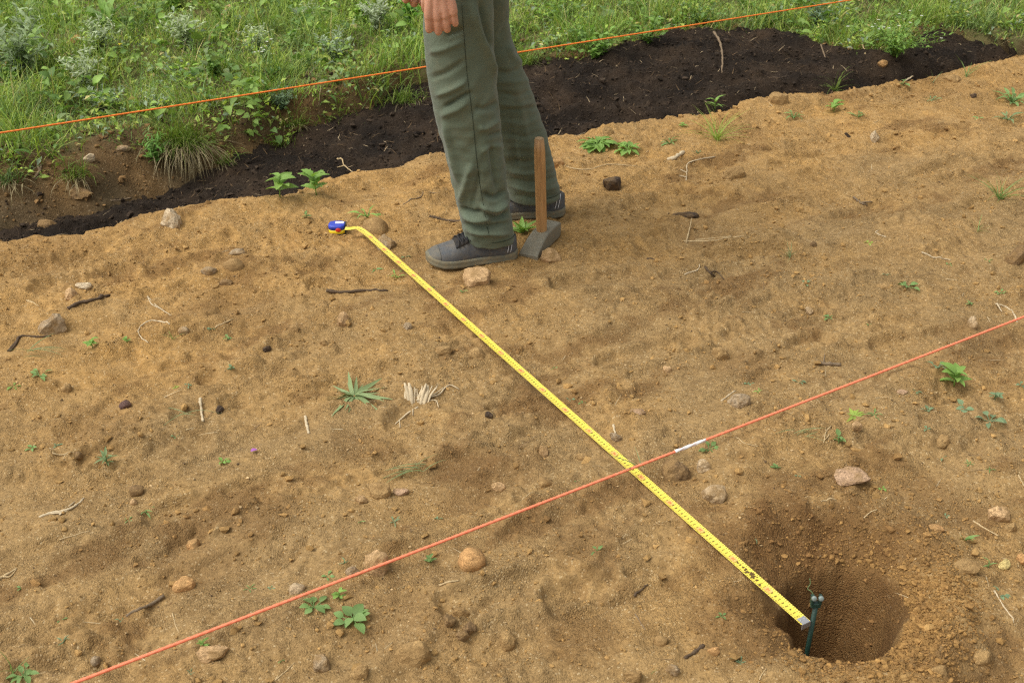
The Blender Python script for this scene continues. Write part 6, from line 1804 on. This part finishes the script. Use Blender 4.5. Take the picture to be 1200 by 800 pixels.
    ('seedling', 1136, 357, 13, 'sprout', 'oval', 'mid', 5, 'small upright weed left of the pale split stalk'),
    ('seedling', 970, 372, 14, 'flat', 'oval', 'mid', 5, 'small weed above the string below the right middle sand'),
    ('seedling', 1018, 380, 11, 'flat', 'oval', 'mid', 4, 'tiny weed above the string right of the other small one'),
    ('seedling', 1112, 310, 10, 'flat', 'oval', 'mid', 4, 'tiny leaf under the white wavy root'),
    ('seedling', 1158, 305, 12, 'flat', 'oval', 'mid', 4, 'tiny weed left of the reddish brown stone'),
    ('seedling', 649, 432, 11, 'flat', 'oval', 'mid', 3, 'tiny green leaf right of the tape in mid field'),
    ('seedling', 668, 468, 11, 'flat', 'broad', 'blue', 3, 'tiny blue green leaf right of the tape, left of a pair'),
    ('seedling', 683, 472, 12, 'flat', 'broad', 'mid', 3, 'tiny leaf pair right of the tape in mid field'),
    ('seedling', 700, 645, 18, 'flat', 'oval', 'mid', 3, 'single leaf left of the tape below the string'),
    ('seedling', 878, 450, 14, 'flat', 'oval', 'blue', 4, 'tiny blue green weed above the grey brown clod'),
    ('seedling', 889, 459, 14, 'flat', 'lance', 'bright', 4, 'tiny bright weed right above the grey brown clod'),
    ('seedling', 676, 563, 9, 'flat', 'oval', 'mid', 3, 'speck of a seedling just above the string left of the crossing'),
    ('seedling', 845, 722, 17, 'flat', 'oval', 'mid', 4, 'small green seedling left of the hole below the tape'),
    ('seedling', 868, 776, 24, 'flat', 'lance', 'blue', 6, 'blue green spread seedling near the bottom, left of the hole'),
    ('grass_sprig', 758, 797, 26, 'grass', 'blade', 'mid', 2, 'single grass blade on the bottom edge'),
    ('seedling', 887, 637, 12, 'sprout', 'lance', 'blue', 3, 'tiny sprout above the tape behind the hole'),
    ('seedling', 1130, 632, 22, 'grass', 'lance', 'mid', 5, 'green sprout right of the hole'),
    ('seedling', 1158, 664, 22, 'sprout', 'lance', 'mid', 3, 'upright leaf left of the pale yellow stone'),
    ('seedling', 1172, 697, 22, 'flat', 'broad', 'blue', 3, 'blue green leaf at the top of the white stalk on the right'),
    ('seedling', 1108, 605, 11, 'flat', 'oval', 'blue', 4, 'tiny blue green weed above the thin reddish chip'),
    ('seedling', 1034, 573, 14, 'flat', 'oval', 'bright', 5, 'tiny bright weed right of the pinkish slab'),
    ('seedling', 1136, 543, 17, 'flat', 'lance', 'mid', 6, 'thin leaved seedling on the right below the earth clod'),
    ('seedling', 1160, 550, 16, 'flat', 'lance', 'mid', 5, 'thin leaved seedling right of the other below the earth clod'),
    ('seedling', 1104, 536, 12, 'flat', 'oval', 'blue', 4, 'small grey green seedling under the earth clod'),
    ('seedling', 909, 549, 15, 'sprout', 'oval', 'mid', 5, 'green seedling left of the pinkish slab'),
    ('seedling', 935, 557, 12, 'flat', 'oval', 'blue', 4, 'grey green seedling touching the left of the pinkish slab'),
    ('seedling', 936, 447, 14, 'flat', 'oval', 'blue', 4, 'seedling above the string near the thick greyish stick'),
]:
    plant(*a, cat='weed' if 'grass' not in a[0] else 'grass', group=W_, split=a[3] >= 20 and a[7] <= 20)
# the weed flower petal lying on the soil
pp = at(294, 531)
tag(link('fallen_petal', geo_mesh('fallen_petal', bake('broad', [(pp + np.array([0, 0, .006]), frame(sph(.3, .25)), .015)])), plain('purple_petal', (0.32, 0.11, 0.36), .6, .2)), 'small purple petal lying on the soil left of the moist patch', 'petal')

# ------------------------------------------------------------------ crumbs, grit and litter (too small and many to count)
ICO = None
bm = bmesh.new(); bmesh.ops.create_icosphere(bm, subdivisions=1, radius=1)
ICOV = np.array([v.co[:] for v in bm.verts]); ICOF = np.array([[v.index for v in f.verts] for f in bm.faces]); bm.free()
if len(ICOV) > 12:
    pass
def crumb_cloud(name, P, size, tint, seed, mat, flat=.75, sink=.25):
    g = np.random.default_rng(seed); n = len(P)
    jit = g.uniform(.5, 1.35, (n, len(ICOV), 1))
    sc = size[:, None, None] * g.uniform(.7, 1.3, (n, 1, 3)) * np.array([1, 1, flat])
    a = g.uniform(0, 6.28, n); c, s_ = np.cos(a), np.sin(a)
    V = ICOV[None] * jit * sc
    V = np.stack([V[..., 0] * c[:, None] - V[..., 1] * s_[:, None], V[..., 0] * s_[:, None] + V[..., 1] * c[:, None], V[..., 2]], -1)
    V += P[:, None] + np.array([0, 0, 1]) * (size * flat * (1 - 2 * sink))[:, None, None]
    F = (ICOF[None] + (np.arange(n) * len(ICOV))[:, None, None]).reshape(-1, 3)
    me_ = mesh_np(name, V.reshape(-1, 3), F, None, False)
    attr_c(me_, 'tint', np.repeat(tint, len(ICOV), 0))
    return link(name, me_, mat)
def sand_points(n, seed, weight):
    g = np.random.default_rng(seed)
    s = g.uniform(-.3, 5.0, n); t = g.uniform(.6, 3.6, n)
    x, y = to_xy(s, t)
    k = (t < t_front(s) - .01) & in_view(x, y, 0 * x, 30)
    s, t, x, y = s[k], t[k], x[k], y[k]
    k = g.random(len(s)) < weight(s, t, x, y)
    s, t, x, y = s[k], t[k], x[k], y[k]
    z = h_sand(x, y)
    ab = TAPE_B[:2] - TAPE_A[:2]; q = np.clip(((x - TAPE_A[0]) * ab[0] + (y - TAPE_A[1]) * ab[1]) / (ab @ ab), 0, 1)
    far = np.hypot(x - TAPE_A[0] - q * ab[0], y - TAPE_A[1] - q * ab[1]) > .028
    return s[far], t[far], np.stack([x, y, z], 1)[far], g
def rough_w(s, t, x, y):
    r = sstep(-.15, .5, pn(s / .4, t / .25, 141) + .6 * pn(s / .09, t / .07, 142))
    hole = np.exp(-(np.hypot(x - HOLE[0] - .05, y - HOLE[1]) / .28) ** 2)
    return np.clip(.10 + .6 * r + .5 * moist_at(x, y) + hole, 0, 1)
WARM, GREY, WET = np.array([.42, .25, .085]), np.array([.33, .215, .09]), np.array([.21, .115, .042])
s, t, P, g = sand_points(80000, 31, rough_w); n = len(s)
size = np.clip(.0012 * g.pareto(2.3, n) + .0016, 0, .0095)
mo = moist_at(P[:, 0], P[:, 1])[:, None]
tint = (WARM * .5 + GREY * .5) * (1 - mo) + WET * mo
crumb_cloud('soil_crumbs', P, size, tint * g.uniform(.75, 1.2, (n, 1)), 32, M['crumb'])
tag(bpy.data.objects['soil_crumbs'], 'crumbs of sandy soil strewn over the ground', 'soil crumbs', kind='stuff')
s, t, P, g = sand_points(7000, 33, lambda s, t, x, y: np.full(len(s), .8)); n = len(s)
pale = np.where(g.random((n, 1)) < .6, np.array([[.5, .36, .19]]), np.where(g.random((n, 1)) < .5, np.array([[.36, .22, .1]]), np.array([[.12, .08, .045]])))
crumb_cloud('grit', P, np.clip(g.normal(.0017, .0006, n), .0008, .0042), pale * g.uniform(.75, 1.25, (n, 1)), 34, M['crumb'])
tag(bpy.data.objects['grit'], 'fine pale and dark grit scattered on the sand', 'grit', kind='stuff')
# loose spoil thrown out round the hole
g = np.random.default_rng(35); n = 5000
a = g.normal(size=n) * .95 - .35; q = 1.02 + np.abs(g.normal(size=n)) * .55
rr_ = np.interp((a + np.pi) % (2 * np.pi) - np.pi, rim_a, rim_r) * q
x, y = HOLE[0] + np.cos(a) * rr_, HOLE[1] + np.sin(a) * rr_
P = np.stack([x, y, h_sand(x, y)], 1)
size = np.clip(.0010 * g.pareto(2.4, n) + .0017, 0, .0065)
mx = g.random((n, 1))
crumb_cloud('loose_spoil', P, size, (WARM * (.25 + .5 * mx) + WET * (.75 - .5 * mx)) * g.uniform(.75, 1.1, (n, 1)), 36, M['crumb'])
tag(bpy.data.objects['loose_spoil'], 'loose reddish brown crumbs of spoil round the dug hole', 'spoil', kind='stuff')
# crumbs of black soil and wood fibres in the trench
def dark_points(n, seed):
    g = np.random.default_rng(seed); s = g.uniform(-.3, 6.2, n); t = g.uniform(3.0, 5.2, n); x, y = to_xy(s, t)
    k = (t > t_front(s) - .0) & (t < t_back(s) + .06) & in_view(x, y, 0 * x, 30)
    x, y = x[k], y[k]; z = h_dark(x, y)
    k = (z > h_sand(x, y)) & (z > h_bank(x, y))
    return np.stack([x[k], y[k], z[k]], 1), g
P, g = dark_points(30000, 41); n = len(P)
crumb_cloud('dark_soil_crumbs', P, np.clip(.0018 * g.pareto(2.4, n) + .0024, 0, .013), np.array([.030, .021, .014]) * g.uniform(.5, 1.9, (n, 1)), 42, M['crumb'])
tag(bpy.data.objects['dark_soil_crumbs'], 'black crumbs of compost lying in the trench', 'soil crumbs', kind='stuff')
P, g = dark_points(15000, 43); n = len(P)
P[:, 2] += .004
base_t = np.where(g.random((n, 1)) < .11, np.array([[.40, .31, .19]]), np.where(g.random((n, 1)) < .4, np.array([[.13, .085, .045]]), np.array([[.05, .034, .02]])))
ribbons(P, g.uniform(0, 6.28, n), np.radians(g.uniform(-12, 35, n)), g.uniform(.008, .045, n), g.uniform(.0016, .005, n), g.uniform(-.4, .5, n), base_t * g.uniform(.7, 1.3, (n, 1)), 'mulch_fibres', M['crumb'], 3)
tag(bpy.data.objects['mulch_fibres'], 'wood fibres and chips mixed into the black compost', 'mulch', kind='stuff')
# thin straws and rootlets on the sand
s, t, P, g = sand_points(900, 51, lambda s, t, x, y: np.full(len(s), .55)); n = len(s)
P[:, 2] += .004
base_t = np.where(g.random((n, 1)) < .5, np.array([[.52, .42, .26]]), np.array([[.2, .13, .07]]))
ribbons(P, g.uniform(0, 6.28, n), np.radians(g.uniform(-8, 16, n)), g.uniform(.010, .05, n), g.uniform(.0010, .0024, n), g.uniform(-.3, .4, n), base_t * g.uniform(.7, 1.3, (n, 1)), 'plant_litter', M['crumb'], 4)
tag(bpy.data.objects['plant_litter'], 'tiny straws and rootlets scattered over the sand', 'litter', kind='stuff')
# clods crumbling from the cut bank
g = np.random.default_rng(61); n = 9000
s = g.uniform(-.2, 6.0, n); t = t_back(s) + g.uniform(-.25, .32, n)
x, y = to_xy(s, t); z = h_bank(x, y)
k = (z > h_dark(x, y)) & (z > h_sand(x, y)) & in_view(x, y, z, 30)
P = np.stack([x, y, z], 1)[k]; n = len(P)
crumb_cloud('bank_crumbs', P, np.clip(.0025 * g.pareto(2.2, n) + .002, 0, .014), np.where(g.random((n, 1)) < .8, np.array([[.2, .12, .05]]), np.array([[.06, .04, .025]])) * g.uniform(.6, 1.3, (n, 1)), 62, M['crumb'])
tag(bpy.data.objects['bank_crumbs'], 'loose brown crumbs on the cut face of the bank', 'soil crumbs', kind='stuff')
None and print('TRIS', sum(sum(len(p.vertices) - 2 for p in ()) + len(o.data.loops) - 2 * len(o.data.polygons) for o in scene.objects if o.type == 'MESH'))
